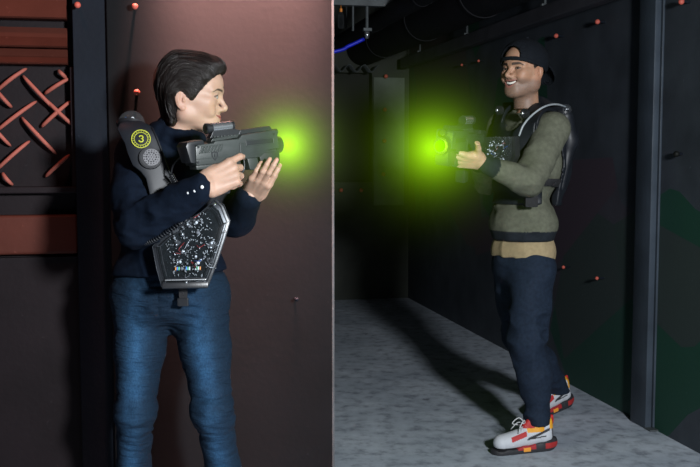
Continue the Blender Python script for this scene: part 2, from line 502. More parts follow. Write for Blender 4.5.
def hand_mesh(curl, thumb=(0.5, 0.5, 0.3), spread=1.0, h=0.0019, size=1.0, skin=(0.55, 0.33, 0.235)):
    """right hand: wrist at origin, x to the fingers, z = back of the hand, y = thumb side.
    curl: per finger (index..little) three joint angles in radians"""
    f = Field((-0.07, -0.075, -0.115), (0.21, 0.095, 0.055), h)
    f.add(cone((-0.012, 0, 0), (0.0, 0, 0), 0.022, 0.0225), 0.0)
    f.add(rbox((0.045, -0.001, -0.001), (0.048, 0.037, 0.0135), 0.013), 0.025)
    f.add(ell((0.030, 0.022, -0.011), (0.034, 0.017, 0.015)), 0.015)       # thenar
    f.add(ell((0.035, -0.026, -0.009), (0.036, 0.013, 0.013)), 0.012)
    base = [(0.090, 0.029), (0.094, 0.0095), (0.089, -0.0105), (0.081, -0.029)]
    lens = [(0.042, 0.025, 0.021), (0.046, 0.029, 0.022), (0.043, 0.027, 0.021), (0.034, 0.020, 0.019)]
    rad = [0.0093, 0.0095, 0.0090, 0.0080]
    nails = []
    for i in range(4):
        p = np.array([base[i][0], base[i][1], 0.002]); a = 0.0
        az = (0.10, 0.02, -0.06, -0.15)[i] * spread
        f.add(cone((0.03, base[i][1] * 0.7, 0.002), p, 0.012, 0.0108), 0.008)   # knuckle ridge
        for j in range(3):
            a += curl[i][j]
            d = np.array([math.cos(a) * math.cos(az), math.cos(a) * math.sin(az), -math.sin(a)])
            q = p + d * lens[i][j]
            r0 = rad[i] * (1.12, 1.0, 0.93)[j]; r1 = rad[i] * (1.0, 0.93, 0.80)[j]
            f.add(cone(p, q, r0, r1), 0.0035 if j else 0.007)
            p = q
        up = np.array([math.sin(a) * math.cos(az), math.sin(a) * math.sin(az), math.cos(a)])
        nails.append((p - d * 0.002 + up * rad[i] * 0.72, d, up, rad[i] * 0.62))
    p = np.array([0.022, 0.026, -0.008]); d = np.array([math.cos(thumb[0]), math.sin(thumb[0]), -thumb[1]]); d /= np.linalg.norm(d)
    q = p + d * 0.044; f.add(cone(p, q, 0.0165, 0.0112), 0.014)
    d2 = d + np.array([0.5, -0.6, -0.25]) * thumb[2]; d2 /= np.linalg.norm(d2)
    r = q + d2 * 0.032; f.add(cone(q, r, 0.0110, 0.0098), 0.005)
    d3 = d2 + np.array([0.4, -0.4, -0.2]) * thumb[2]; d3 /= np.linalg.norm(d3)
    e = r + d3 * 0.022; f.add(cone(r, e, 0.0102, 0.0080), 0.004)
    P, F = f.mesh(1)
    C = np.tile(np.array(skin), (len(P), 1))
    C *= (1 + 0.10 * vnoise(P[:, 0] * 60, P[:, 1] * 60, P[:, 2] * 60))[:, None]
    for c, dd, uu, rr in nails:
        v = P - c; a = v @ dd; b = v @ uu; s = np.linalg.norm(v - np.outer(a, dd) - np.outer(b, uu), axis=1)
        m = ((a / 0.0075) ** 2 + (s / rr) ** 2 < 1) & (b > -0.003)
        C[m] = np.array(skin) * np.array([1.12, 0.98, 0.98])
    tip = np.zeros(len(P))
    return P * size, F, C

def teeth_bm(smile):
    bm = bmesh.new()
    for i in range(-5, 6):
        t = i / 6.2; w = 0.0046 if abs(i) < 2 else 0.0040
        y = (0.0047 * i if abs(i) < 2 else (0.0047 + 0.0040 * (abs(i) - 1)) * (1 if i > 0 else -1))
        u = y / (0.023 + 0.005 * smile)
        c = V(0.0895 - 0.015 * u * u, y, -0.0465 + (0.004 + 0.005 * smile) * u * u)
        bx(bm, (0, 0, 0), (0.004, w, 0.0088), M=Matrix.Translation(c) @ Matrix.Rotation(math.atan2(-30 * y * 0.5, 1) * -0.9 * -1, 4, 'Z'), bevel=0.0011)
    return bm

def eye_parts(parent, M, white, iris, look=(1, 0, 0)):
    """eyeballs with iris and pupil, all one mesh per eye with an iris child"""
    for s in (1, -1):
        c = V(0.0748, s * 0.0315, 0.0098); d = Vector(look).normalized()
        bm = bmesh.new(); ball(bm, c, 0.0120, 20)
        e = to_obj('eyeball', bm, white, parent, M=M, smooth=True)
        bm = bmesh.new(); ball(bm, c + d * 0.0056, 0.0073, 20)
        to_obj('iris', bm, iris, e, M=M, smooth=True)

def face_warp(P):
    """brings the brow and eyes forward and shortens the chin (woman's profile)"""
    P = P.copy(); x, z = P[:, 0], P[:, 2]
    s = np.clip((z + 0.03) / 0.06, 0, 1); s = s * s * (3 - 2 * s)
    w = np.clip(x / 0.07, 0, 1)
    P[:, 0] = x + w * (0.011 * s * np.clip((0.16 - z) / 0.1, 0, 1) + 0.004 * np.clip(1 - np.abs(z + 0.048) / 0.03, 0, 1))
    P[:, 2] = np.where(z < -0.03, -0.03 + (z + 0.03) * 0.84, z)
    return P
# ------------------------------------------------------------------ materials shared by people and gear
M_SKIN = pbr('skin', (1, 1, 1), 0.54, var=0.03, scale=40, attr='tint', sss=0.12, bump=0.08, bscale=300)
M_EYE = pbr('eye_white', (0.42, 0.40, 0.38), 0.2, var=0.03)
M_TEETH = pbr('teeth', (0.80, 0.77, 0.70), 0.2, var=0.03)
M_IRIS = pbr('iris_brown', (0.016, 0.008, 0.005), 0.25, var=0.2, spec=0.3)
M_KNIT = pbr('navy_knit', (0.0032, 0.0068, 0.0150), 0.85, var=0.18, scale=90, bump=0.3, bscale=420, spec=0.10)
M_DENIM = None
def denim():
    N = NT('blue_denim'); b = N.n('ShaderNodeBsdfPrincipled'); N.l(b.outputs[0], N.out.inputs[0])
    tc = N.n('ShaderNodeTexCoord'); mp = N.n('ShaderNodeMapping'); mp.inputs['Scale'].default_value = (1, 1, 0.45); N.l(tc.outputs['Object'], mp.inputs[0])
    n1 = N.n('ShaderNodeTexNoise'); n1.inputs['Scale'].default_value = 330; n1.inputs['Detail'].default_value = 5; N.l(mp.outputs[0], n1.inputs[0])
    n2 = N.n('ShaderNodeTexNoise'); n2.inputs['Scale'].default_value = 9; n2.inputs['Detail'].default_value = 4; N.l(tc.outputs['Object'], n2.inputs[0])
    c = ramp(N, n1.outputs[0], [(0.3, (0.62, 0.66, 0.72)), (0.7, (1.25, 1.25, 1.25))])
    d = ramp(N, n2.outputs[0], [(0.3, (0.80, 0.82, 0.85)), (0.7, (1.15, 1.12, 1.10))])
    m1 = N.n('ShaderNodeMix', data_type='RGBA', blend_type='MULTIPLY'); m1.inputs[0].default_value = 1; N.l(c, m1.inputs[6]); N.l(d, m1.inputs[7])
    a = N.n('ShaderNodeAttribute', attribute_name='tint')
    m2 = N.n('ShaderNodeMix', data_type='RGBA', blend_type='MULTIPLY'); m2.inputs[0].default_value = 1; N.l(m1.outputs[2], m2.inputs[6]); N.l(a.outputs['Color'], m2.inputs[7])
    N.l(m2.outputs[2], b.inputs['Base Color']); b.inputs['Roughness'].default_value = 0.85; b.inputs['Specular IOR Level'].default_value = 0.2
    bp = N.n('ShaderNodeBump'); bp.inputs['Strength'].default_value = 0.35; bp.inputs['Distance'].default_value = 0.002
    m3 = N.n('ShaderNodeMapping'); m3.inputs['Scale'].default_value = (4, 4, 17); m3.inputs['Rotation'].default_value = (0, 0.25, 0); N.l(tc.outputs['Object'], m3.inputs[0])
    n3 = N.n('ShaderNodeTexNoise'); n3.inputs['Scale'].default_value = 2.2; n3.inputs['Detail'].default_value = 4; n3.inputs['Distortion'].default_value = 0.6; N.l(m3.outputs[0], n3.inputs[0])
    b3 = N.n('ShaderNodeBump'); b3.inputs['Strength'].default_value = 0.75; b3.inputs['Distance'].default_value = 0.022; N.l(n3.outputs[0], b3.inputs['Height']); N.l(b3.outputs[0], bp.inputs['Normal'])
    N.l(n1.outputs[0], bp.inputs['Height']); N.l(bp.outputs[0], b.inputs['Normal'])
    return N.m
M_DENIM = denim()
def hair_mat():
    N = NT('dark_hair'); b = N.n('ShaderNodeBsdfPrincipled'); N.l(b.outputs[0], N.out.inputs[0])
    a = N.n('ShaderNodeAttribute', attribute_name='tint')      # strand coordinates: (distance from ear, side, angle)
    mp = N.n('ShaderNodeMapping'); mp.inputs['Scale'].default_value = (60, 45, 1.2); N.l(a.outputs['Vector'], mp.inputs[0])
    n1 = N.n('ShaderNodeTexNoise'); n1.inputs['Scale'].default_value = 6; n1.inputs['Detail'].default_value = 5; N.l(mp.outputs[0], n1.inputs[0])
    c = ramp(N, n1.outputs[0], [(0.35, (0.002, 0.0016, 0.0018)), (0.72, (0.014, 0.008, 0.006))])
    N.l(c, b.inputs['Base Color']); b.inputs['Roughness'].default_value = 0.33; b.inputs['Specular IOR Level'].default_value = 0.36
    bp = N.n('ShaderNodeBump'); bp.inputs['Strength'].default_value = 0.8; bp.inputs['Distance'].default_value = 0.003
    N.l(n1.outputs[0], bp.inputs['Height']); N.l(bp.outputs[0], b.inputs['Normal'])
    return N.m
M_HAIR = hair_mat()
M_BLACKP = pbr('black_plastic', (0.018, 0.019, 0.022), 0.34, var=0.2, scale=30, bump=0.05, bscale=300)
M_SATIN = pbr('satin_dark_panel', (0.009, 0.011, 0.015), 0.46, var=0.15, scale=14, spec=0.35)
M_WEB = pbr('black_webbing', (0.010, 0.010, 0.012), 0.8, var=0.3, scale=200, bump=0.5, bscale=500)
M_GUN = pbr('gun_grey_green', (0.029, 0.036, 0.033), 0.42, var=0.18, scale=25, bump=0.06, bscale=350)
M_GUND = pbr('gun_dark', (0.016, 0.018, 0.020), 0.4, var=0.2)
M_YEL = pbr('yellow_print', (0.45, 0.48, 0.03), 0.5, var=0.04)
M_GREYP = pbr('grey_plastic', (0.17, 0.17, 0.18), 0.4, var=0.1)
M_SILVER = pbr('silver_metal', (0.62, 0.64, 0.66), 0.25, metal=0.9, var=0.1)
M_WHITE = pbr('white_plastic', (0.70, 0.72, 0.74), 0.35, var=0.05)
M_PCB = pbr('circuit_board', (0.004, 0.006, 0.007), 0.8, var=0.5, spec=0.1, scale=90)
M_LACE = pbr('lace_cord', (0.55, 0.56, 0.58), 0.8, var=0.1)
def clear_mat(name, col=(0.8, 0.85, 0.9), a=0.14):
    N = NT(name); b = N.n('ShaderNodeBsdfPrincipled'); tr = N.n('ShaderNodeBsdfTransparent'); mx = N.n('ShaderNodeMixShader')
    tr.inputs[0].default_value = (0.93, 0.95, 0.97, 1)
    b.inputs['Base Color'].default_value = (*[c * 0.3 for c in col], 1); b.inputs['Roughness'].default_value = 0.12; b.inputs['Specular IOR Level'].default_value = 0.9
    fr = N.n('ShaderNodeLayerWeight'); fr.inputs[0].default_value = 0.12
    ad = N.n('ShaderNodeMath', operation='ADD', use_clamp=True); ad.inputs[1].default_value = a; N.l(fr.outputs['Facing'], ad.inputs[0])
    ml = N.n('ShaderNodeMath', operation='MULTIPLY'); ml.inputs[1].default_value = 0.5; N.l(ad.outputs[0], ml.inputs[0])
    N.l(ml.outputs[0], mx.inputs[0]); N.l(tr.outputs[0], mx.inputs[1]); N.l(b.outputs[0], mx.inputs[2]); N.l(mx.outputs[0], N.out.inputs[0])
    return N.m
M_CLEAR = clear_mat('clear_acrylic', a=0.02)
M_DOME = clear_mat('clear_dome', a=0.08)

# ------------------------------------------------------------------ the woman
HW = W(184, 100, 2.72)                                   # between the ears
YAW_W = math.radians(-4)                                  # looks to the right, a touch away from the camera
HM_W = Matrix.Translation(HW) @ Matrix.Rotation(-YAW_W, 4, 'Z') @ Matrix.Rotation(math.radians(2), 4, 'Y') 

wj = dict(pel=W(170, 288, 2.72), waist=W(171, 245, 2.72), chest=W(171, 190, 2.74), neck=W(176, 140, 2.75),
          rsh=W(139, 157, 2.65), lsh=W(203, 157, 2.83), relb=W(138, 226, 2.53), rwri=W(203, 187, 2.445),
          lelb=W(236, 218, 2.74), lwri=W(250, 195, 2.605),
          rhip=W(143, 300, 2.71), rkn=W(135.5, 412, 2.68), rank=W(128, 570, 2.76),
          lhip=W(199, 300, 2.72), lkn=W(213, 412, 2.62), lank=W(240, 572, 2.70))

def yawm(deg):
    return np.array(Matrix.Rotation(math.radians(deg), 3, 'Z'))

def woman_torso(f, g):
    j = wj
    f.add(ell(j['chest'] + V(0, 0, 0.01), (0.138 + g, 0.100 + g, 0.150 + g), yawm(35)), 0)
    f.add(cone(j['rsh'], j['lsh'], 0.050 + g, 0.050 + g), 0.05)
    f.add(ell(j['chest'] + V(0.055, -0.085, 0.02), (0.055 + g, 0.05 + g, 0.055 + g)), 0.04)
    f.add(ell(j['chest'] + V(0.125, -0.025, 0.02), (0.055 + g, 0.05 + g, 0.055 + g)), 0.04)
    f.add(ell(j['waist'] + V(0, 0, 0.01), (0.128 + g, 0.092 + g, 0.11), yawm(20)), 0.05)
    f.add(ell(j['pel'], (0.150 + g, 0.105 + g, 0.09), yawm(8)), 0.05)

def wrinkle(scale, amp, mask, aniso=(1, 1, 1)):
    def fn(X, Y, Z):
        n = vnoise(X * scale * aniso[0] + 3.3, Y * scale * aniso[1] + 1.7, Z * scale * aniso[2])
        r = 1 - np.abs(n) * 2.0
        return -amp * r * mask(X, Y, Z)
    return fn

def around(p, r):
    def m(X, Y, Z):
        return np.exp(-(((X - p[0]) ** 2 + (Y - p[1]) ** 2 + (Z - p[2]) ** 2) / (r * r)))
    return m

def woman():
    j = wj
    root = thing('person', V(W(172, 600, 2.72).x, 2.72, 0), 'woman in dark roll-neck sweater and blue jeans aiming a toy gun right', 'person')
    skin = (0.44, 0.275, 0.205)
    g = Geo()
    f = head_field(False, 0.45); 
    f.add(cone((-0.005, 0, -0.035), (-0.025, 0, -0.13), 0.046, 0.048), 0.02)
    P, F = f.mesh(1)
    C = head_colors(P, False, 0.45, skin=skin, lip=(0.32, 0.09, 0.08))
    P = face_warp(P)
    P[:, 0] = np.where(P[:, 0] < 0, P[:, 0] * 0.80, P[:, 0])
    g.add(P, F, C, HM_W)
    # torso and limbs under the clothes
    lo, hi = (-0.82, 2.25, 0.0), (-0.12, 3.02, 1.45)
    b = Field(lo, hi, 0.0075)
    woman_torso(b, -0.012)
    for a, c, ra, rb in (('neck', 'chest', 0.048, 0.06), ('rsh', 'relb', 0.044, 0.036), ('relb', 'rwri', 0.036, 0.024), ('lsh', 'lelb', 0.044, 0.036), ('lelb', 'lwri', 0.036, 0.024),
                         ('rhip', 'rkn', 0.060, 0.036), ('rkn', 'rank', 0.036, 0.024), ('lhip', 'lkn', 0.060, 0.036), ('lkn', 'lank', 0.036, 0.024)):
        b.add(cone(j[a], j[c], ra, rb), 0.02)
    for k in ('rank', 'lank'):
        p = j[k].copy(); p.z = 0.045
        b.add(cone(j[k], p + V(0, 0.01, 0), 0.03, 0.03), 0.02); b.add(cone(p, p + V(0.02, -0.13, -0.015), 0.028, 0.02), 0.02)
    P, F = b.mesh(1); g.add(P, F, np.tile(skin, (len(P), 1)))
    # right hand round the grip
    A = frame_xz(W(205, 185.5, 2.440), W(237, 170, 2.475) - W(205, 185.5, 2.440), (0.10, -1, 0.25))
    P, F, C = hand_mesh([(0.35, 0.55, 0.35), (0.95, 1.35, 0.8), (1.05, 1.4, 0.8), (1.15, 1.4, 0.8)], thumb=(0.45, 0.25, 0.25), skin=(0.42, 0.26, 0.185), size=0.93)
    g.add(P, F, C, A)
    # left hand cradling the fore end, fingers up the near side
    A = frame_xz(W(251.5, 195.5, 2.610), W(263, 177, 2.545) - W(251.5, 195.5, 2.610), (-0.25, -1, -0.6)) @ Matrix.Scale(-1, 4, (0, 1, 0))
    P, F, C = hand_mesh([(0.55, 0.65, 0.5), (0.15, 0.50, 0.45), (0.12, 0.55, 0.45), (0.30, 0.70, 0.5)], thumb=(0.25, 1.1, 0.3), skin=(0.42, 0.26, 0.185), size=0.80, spread=0.0)
    g.add(P, F, C, A)
    g.build('body', M_SKIN, root)
    eye_parts(root, HM_W @ Matrix.Translation((0.0088, 0, 0)), M_EYE, M_IRIS, (1, 0.12, -0.03))

    # hair
    f = Field((-0.135, -0.11, -0.12), (0.15, 0.11, 0.155), 0.0021)
    f.add(ell((-0.010, 0, 0.050), (0.106, 0.084, 0.083)), 0)
    f.add(ell((0.058, 0.004, 0.088), (0.050, 0.058, 0.034)), 0.03)
    f.add(ell((0.088, 0.0, 0.092), (0.022, 0.040, 0.017)), 0.02)
    f.add(ell((0.046, 0, 0.062), (0.064, 0.071, 0.050)), 0.015)
    f.add(cone((-0.055, 0, 0.03), (-0.052, 0, -0.060), 0.055, 0.034), 0.03)
    for s in (1, -1):
        f.add(cone((-0.035, s * 0.056, 0.01), (-0.034, s * 0.046, -0.055), 0.026, 0.018), 0.03)
        f.add(ell((0.030, s * 0.068, 0.020), (0.024, 0.010, 0.024)), 0.02)
    zs = [-0.2, -0.030, -0.016, -0.006, 0.008, 0.022, 0.038, 0.052, 0.066, 0.076, 0.086, 0.15]
    gx = [-0.014, -0.014, 0.010, 0.032, 0.041, 0.051, 0.063, 0.075, 0.090, 0.106, 0.128, 0.14]
    X, Y, Z = f.full()
    lim = np.interp(Z.ravel(), zs, gx).reshape(Z.shape)
    f.D = np.maximum(f.D, (X - lim) * 0.7)
    for s in (1, -1): f.sub(ell((-0.002, s * 0.090, -0.010), (0.021, 0.030, 0.029)), 0.005)
    def strands(X, Y, Z):
        r = np.sqrt((X - 0.0) ** 2 + (Z + 0.005) ** 2); a = np.arctan2(Z + 0.005, X)
        n = vnoise(r * 170 + Y * 30, Y * 150, a * 2.0 + Y * 4) + 0.6 * vnoise(r * 60, Y * 60 + 7, a * 1.3)
        return 0.0019 * n
    f.disp(strands)
    P, F = f.mesh(0); f_P = P.copy()
    r = np.sqrt(P[:, 0] ** 2 + (P[:, 2] + 0.005) ** 2); a = np.arctan2(P[:, 2] + 0.005, P[:, 0])
    C = np.stack([r * 4, P[:, 1] * 4, a], 1)
    P[:, 0] = np.where(P[:, 0] < 0, P[:, 0] * 0.70, P[:, 0])
    P[:, 2] = np.where(P[:, 2] > 0.05, 0.05 + (P[:, 2] - 0.05) * 1.06, P[:, 2])
    hg = Geo().add(P, F, C, HM_W)
    # locks lying along the combed-back flow
    D, lo, hh = f.D, f.lo, f.h
    def samp(p):
        i = np.clip(((p - lo) / hh), 0, np.array(D.shape) - 2); a = i.astype(int); t = i - a; v = 0
        for dx in (0, 1):
            for dy in (0, 1):
                for dz in (0, 1):
                    v += D[a[0] + dx, a[1] + dy, a[2] + dz] * (t[0] if dx else 1 - t[0]) * (t[1] if dy else 1 - t[1]) * (t[2] if dz else 1 - t[2])
        return v
    def grad(p):
        e = 0.003; g_ = np.array([samp(p + d) - samp(p - d) for d in (np.array([e, 0, 0]), np.array([0, e, 0]), np.array([0, 0, e]))]); return g_ / (np.linalg.norm(g_) + 1e-9)
    R = random.Random(5); Po = np.asarray(f_P)
    for k in range(420):
        p = Po[R.randrange(len(Po))].copy()
        if p[0] < -0.05 and R.random() < 0.5: continue
        off = R.uniform(-0.0004, 0.0014); pts = []; wob = R.uniform(-0.25, 0.25)
        for s in range(R.randrange(10, 26)):
            for _ in range(2): p = p - grad(p) * (samp(p) - off)
            if p[2] < -0.07 or abs(samp(p)) > 0.006: break
            pts.append(p.copy())
            fl = np.array([-(p[2] + 0.005), 0, p[0]]); fl /= np.linalg.norm(fl) + 1e-6
            fl = fl + np.array([0, wob * 0.3, -0.25]); n_ = grad(p); fl -= n_ * (fl @ n_); p = p + fl / (np.linalg.norm(fl) + 1e-6) * 0.005
        if len(pts) < 6: continue
        t = bmesh.new(); w_ = R.uniform(0.0007, 0.0015); L = len(pts)
        tube(t, pts, [w_ * math.sin(math.pi * (i + 0.7) / (L + 0.4)) ** 0.6 for i in range(L)], 5)
        Q = np.array([v.co[:] for v in t.verts]); q = np.array([[v.index for v in fc.verts] for fc in t.faces if len(fc.verts) == 4]) if False else None
        t.verts.index_update(); q = [[v.index for v in fc.verts] for fc in t.faces if len(fc.verts) == 4]; t.free()
        Q[:, 0] = np.where(Q[:, 0] < 0, Q[:, 0] * 0.70, Q[:, 0]); Q[:, 2] = np.where(Q[:, 2] > 0.05, 0.05 + (Q[:, 2] - 0.05) * 1.06, Q[:, 2])
        hg.add(Q, np.array(q), np.tile((R.random() * 3, R.random() * 2, R.random()), (len(Q), 1)), HM_W)
    hg.build('hair', M_HAIR, root)

    # sweater
    f = Field((-0.82, 2.30, 0.80), (-0.15, 3.00, 1.50), 0.0048)
    woman_torso(f, 0.004)
    f.add(cone(j['waist'], j['pel'] + V(0, 0, 0.01), 0.10, 0.10), 0.03)
    f.add(ell(j['pel'] + V(0, 0, 0.03), (0.158, 0.118, 0.09), yawm(8)), 0.04)
    rm = j['rsh'].lerp(j['relb'], 0.55) + V(-0.008, 0, 0)
    f.add(cone(j['rsh'], rm, 0.060, 0.057), 0.02); f.add(cone(rm, j['relb'], 0.057, 0.053), 0.02)
    f.add(cone(j['relb'], j['rwri'] + (j['relb'] - j['rwri']) * 0.02, 0.051, 0.033), 0.012)
    f.add(cone(j['lsh'], j['lelb'], 0.056, 0.047), 0.02)
    f.add(cone(j['lelb'], j['lwri'] + (j['lelb'] - j['lwri']) * 0.10, 0.046, 0.034), 0.012)
    f.add(cone(j['neck'] + V(0.003, 0, -0.02), HW + V(-0.020, 0.002, -0.078), 0.062, 0.052), 0.03)
    for k in range(14):                                   # rumpled roll of the collar
        a0, a1 = k / 14 * 2 * math.pi, (k + 1) / 14 * 2 * math.pi
        q = lambda a: HW + V(-0.020 + 0.062 * math.cos(a), 0.060 * math.sin(a), -0.092 - 0.014 * math.cos(a))
        f.add(cone(q(a0), q(a1), 0.0125, 0.0125), 0.008)
        q = lambda a: HW + V(-0.022 + 0.074 * math.cos(a), 0.072 * math.sin(a), -0.112 - 0.018 * math.cos(a))
        f.add(cone(q(a0), q(a1), 0.014, 0.014), 0.010)
    f.sub(cone(HW + V(-0.012, 0, -0.04), HW + V(-0.020, 0, -0.12), 0.053, 0.050), 0.004)
    f.disp(wrinkle(26, 0.010, lambda X, Y, Z: around(j['relb'], 0.10)(X, Y, Z) + 0.7 * around(j['relb'].lerp(j['rwri'], 0.5), 0.10)(X, Y, Z) + 0.6 * around(j['lelb'], 0.09)(X, Y, Z), (0.6, 0.6, 1.3)))
    f.disp(wrinkle(48, 0.0028, lambda X, Y, Z: around(j['relb'], 0.13)(X, Y, Z) + around(j['relb'].lerp(j['rwri'], 0.6), 0.10)(X, Y, Z) + 0.7 * around(j['waist'], 0.15)(X, Y, Z), (0.5, 0.5, 1.4)))
    f.disp(wrinkle(17, 0.007, lambda X, Y, Z: 0.6 + 0.5 * around(j['waist'], 0.14)(X, Y, Z) + 0.5 * around(j['rsh'], 0.12)(X, Y, Z), (0.9, 0.9, 0.7)))
    f.cut(W(170, 272, 2.72), (0.03, 0, -1), 0.008)
    P, F = f.mesh(1); Geo().add(P, F).build('sweater', M_KNIT, root)

    # jeans
    f = Field((-0.80, 2.40, 0.06), (-0.18, 3.00, 0.96), 0.005)
    f.add(ell(j['pel'] + V(0, 0, -0.005), (0.160, 0.112, 0.11), yawm(8)), 0)
    for s, sd in (('r', -1), ('l', 1)):
        h, k, a = j[s + 'hip'], j[s + 'kn'], j[s + 'ank']
        m = h.lerp(k, 0.45)
        f.add(cone(h, m, 0.084, 0.068), 0.03); f.add(cone(m, k, 0.068, 0.050), 0.02)
        f.add(ell(k + V(0, -0.010, 0), (0.050, 0.050, 0.06)), 0.02)
        c = k.lerp(a, 0.35) + V(0, 0.012, 0)
        f.add(cone(k, c, 0.049, 0.046), 0.02); f.add(cone(c, a, 0.046, 0.036), 0.02)
    f.add(cone(j['rhip'] + V(0.03, 0, 0.03), j['lhip'] + V(-0.03, 0, 0.03), 0.09, 0.09), 0.03)
    kn = lambda X, Y, Z: around(j['rkn'] + V(0, 0, -0.02), 0.075)(X, Y, Z) + around(j['lkn'] + V(0, 0, -0.01), 0.08)(X, Y, Z)
    f.disp(wrinkle(22, 0.009, kn, (0.5, 0.5, 1.9)))
    hp = lambda X, Y, Z: around(j['rhip'] + V(0.03, -0.05, 0.02), 0.09)(X, Y, Z) + around(j['lhip'] + V(-0.03, -0.05, 0.02), 0.09)(X, Y, Z) + 0.25
    f.disp(wrinkle(20, 0.005, hp, (0.6, 0.6, 1.5)))
    f.disp(wrinkle(40, 0.0055, lambda X, Y, Z: kn(X, Y, Z) + 0.7 * hp(X, Y, Z), (0.5, 0.5, 1.7)))
    # leg seams and the fly, a shallow groove
    f.disp(lambda X, Y, Z: 0.003 * np.exp(-((X - j['pel'].x + 0.012 + 0.0 * Z) / 0.003) ** 2) * (Z > j['rhip'].z - 0.03) * (Y < 2.72))
    f.cut((0, 0, 0.075), (0, 0, -1)); f.cut(j['pel'] + V(0, 0, 0.060), (0, 0, 1))
    P, F = f.mesh(1)
    base = np.array((0.0046, 0.0150, 0.0300)); C = np.tile(base, (len(P), 1))
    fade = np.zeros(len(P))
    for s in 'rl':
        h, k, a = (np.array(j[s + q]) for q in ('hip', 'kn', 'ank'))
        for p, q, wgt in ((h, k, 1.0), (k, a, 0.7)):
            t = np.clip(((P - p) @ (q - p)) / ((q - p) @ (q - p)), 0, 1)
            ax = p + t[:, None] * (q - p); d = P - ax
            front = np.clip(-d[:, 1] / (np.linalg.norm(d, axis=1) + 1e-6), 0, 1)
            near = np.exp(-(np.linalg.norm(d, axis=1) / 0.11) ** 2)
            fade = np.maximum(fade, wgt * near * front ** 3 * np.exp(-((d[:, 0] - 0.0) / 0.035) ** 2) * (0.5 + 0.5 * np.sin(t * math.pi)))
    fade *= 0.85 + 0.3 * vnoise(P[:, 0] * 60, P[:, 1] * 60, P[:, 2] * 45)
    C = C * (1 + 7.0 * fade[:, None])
    ln = np.abs(P[:, 2] - (j['pel'].z + 0.045)) < 0.003
    C[ln] *= 0.6
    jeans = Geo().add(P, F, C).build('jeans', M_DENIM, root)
    # shoes below the frame
    for s, dx in (('r', -0.03), ('l', 0.03)):
        a = j[s + 'ank']
        f = Field(a * 1.0 + V(-0.12, -0.26, -a.z - 0.01), V(a.x + 0.12, a.y + 0.14, 0.16), 0.004)
        c = V(a.x, a.y + 0.02, 0)
        f.add(cone(c + V(0, 0.03, 0.045), c + V(dx, -0.15, 0.030), 0.040, 0.038), 0).add(cone(c + V(0, 0.0, 0.05), c + V(0, 0.0, 0.11), 0.042, 0.046), 0.03)
        f.sub(cone(c + V(0, 0, 0.10), c + V(0, 0, 0.2), 0.036, 0.040), 0.005); f.cut((0, 0, 0.012), (0, 0, -1))
        P, F = f.mesh(1); sh = Geo().add(P, F).build('shoe', M_BLACKP, root)
        f = Field(c + V(-0.12, -0.26, -0.01), c + V(0.12, 0.14, 0.04), 0.004)
        f.add(cone(c + V(0, 0.03, 0.012), c + V(dx, -0.15, 0.012), 0.044, 0.043), 0).cut((0, 0, 0.020), (0, 0, 1)).cut((0, 0, 0.0), (0, 0, -1))
        P, F = f.mesh(1); Geo().add(P, F).build('sole', M_WHITE, sh)
    # three pearly cuff buttons
    for px, py in ((188.5, 193), (194.8, 190.8), (202, 187)):
        ax = j['rwri'] + (j['relb'] - j['rwri']) * ((203 - px) / 65.0)
        p = W(px, py, ax.y - 0.041)
        bm = bmesh.new(); ball(bm, p, (0.0046, 0.0030, 0.0046), 12)
        to_obj('cuff_button', bm, M_WHITE, root, smooth=True)
    return root
# ------------------------------------------------------------------ toy guns
def oct_ring(bm, M, r0, r1, y0, y1, seg=32):
    """flat ring in the local xz plane"""
    t = bmesh.new()
    for k in range(seg):
        a0, a1 = 2 * math.pi * k / seg, 2 * math.pi * (k + 1) / seg
        prism(t, [(r0 * math.cos(a0), r0 * math.sin(a0)), (r1 * math.cos(a0), r1 * math.sin(a0)), (r1 * math.cos(a1), r1 * math.sin(a1)), (r0 * math.cos(a1), r0 * math.sin(a1))], y0, y1)
    bmesh.ops.remove_doubles(t, verts=t.verts, dist=1e-5)
    bmesh.ops.transform(t, matrix=M, verts=t.verts); merge(bm, t)

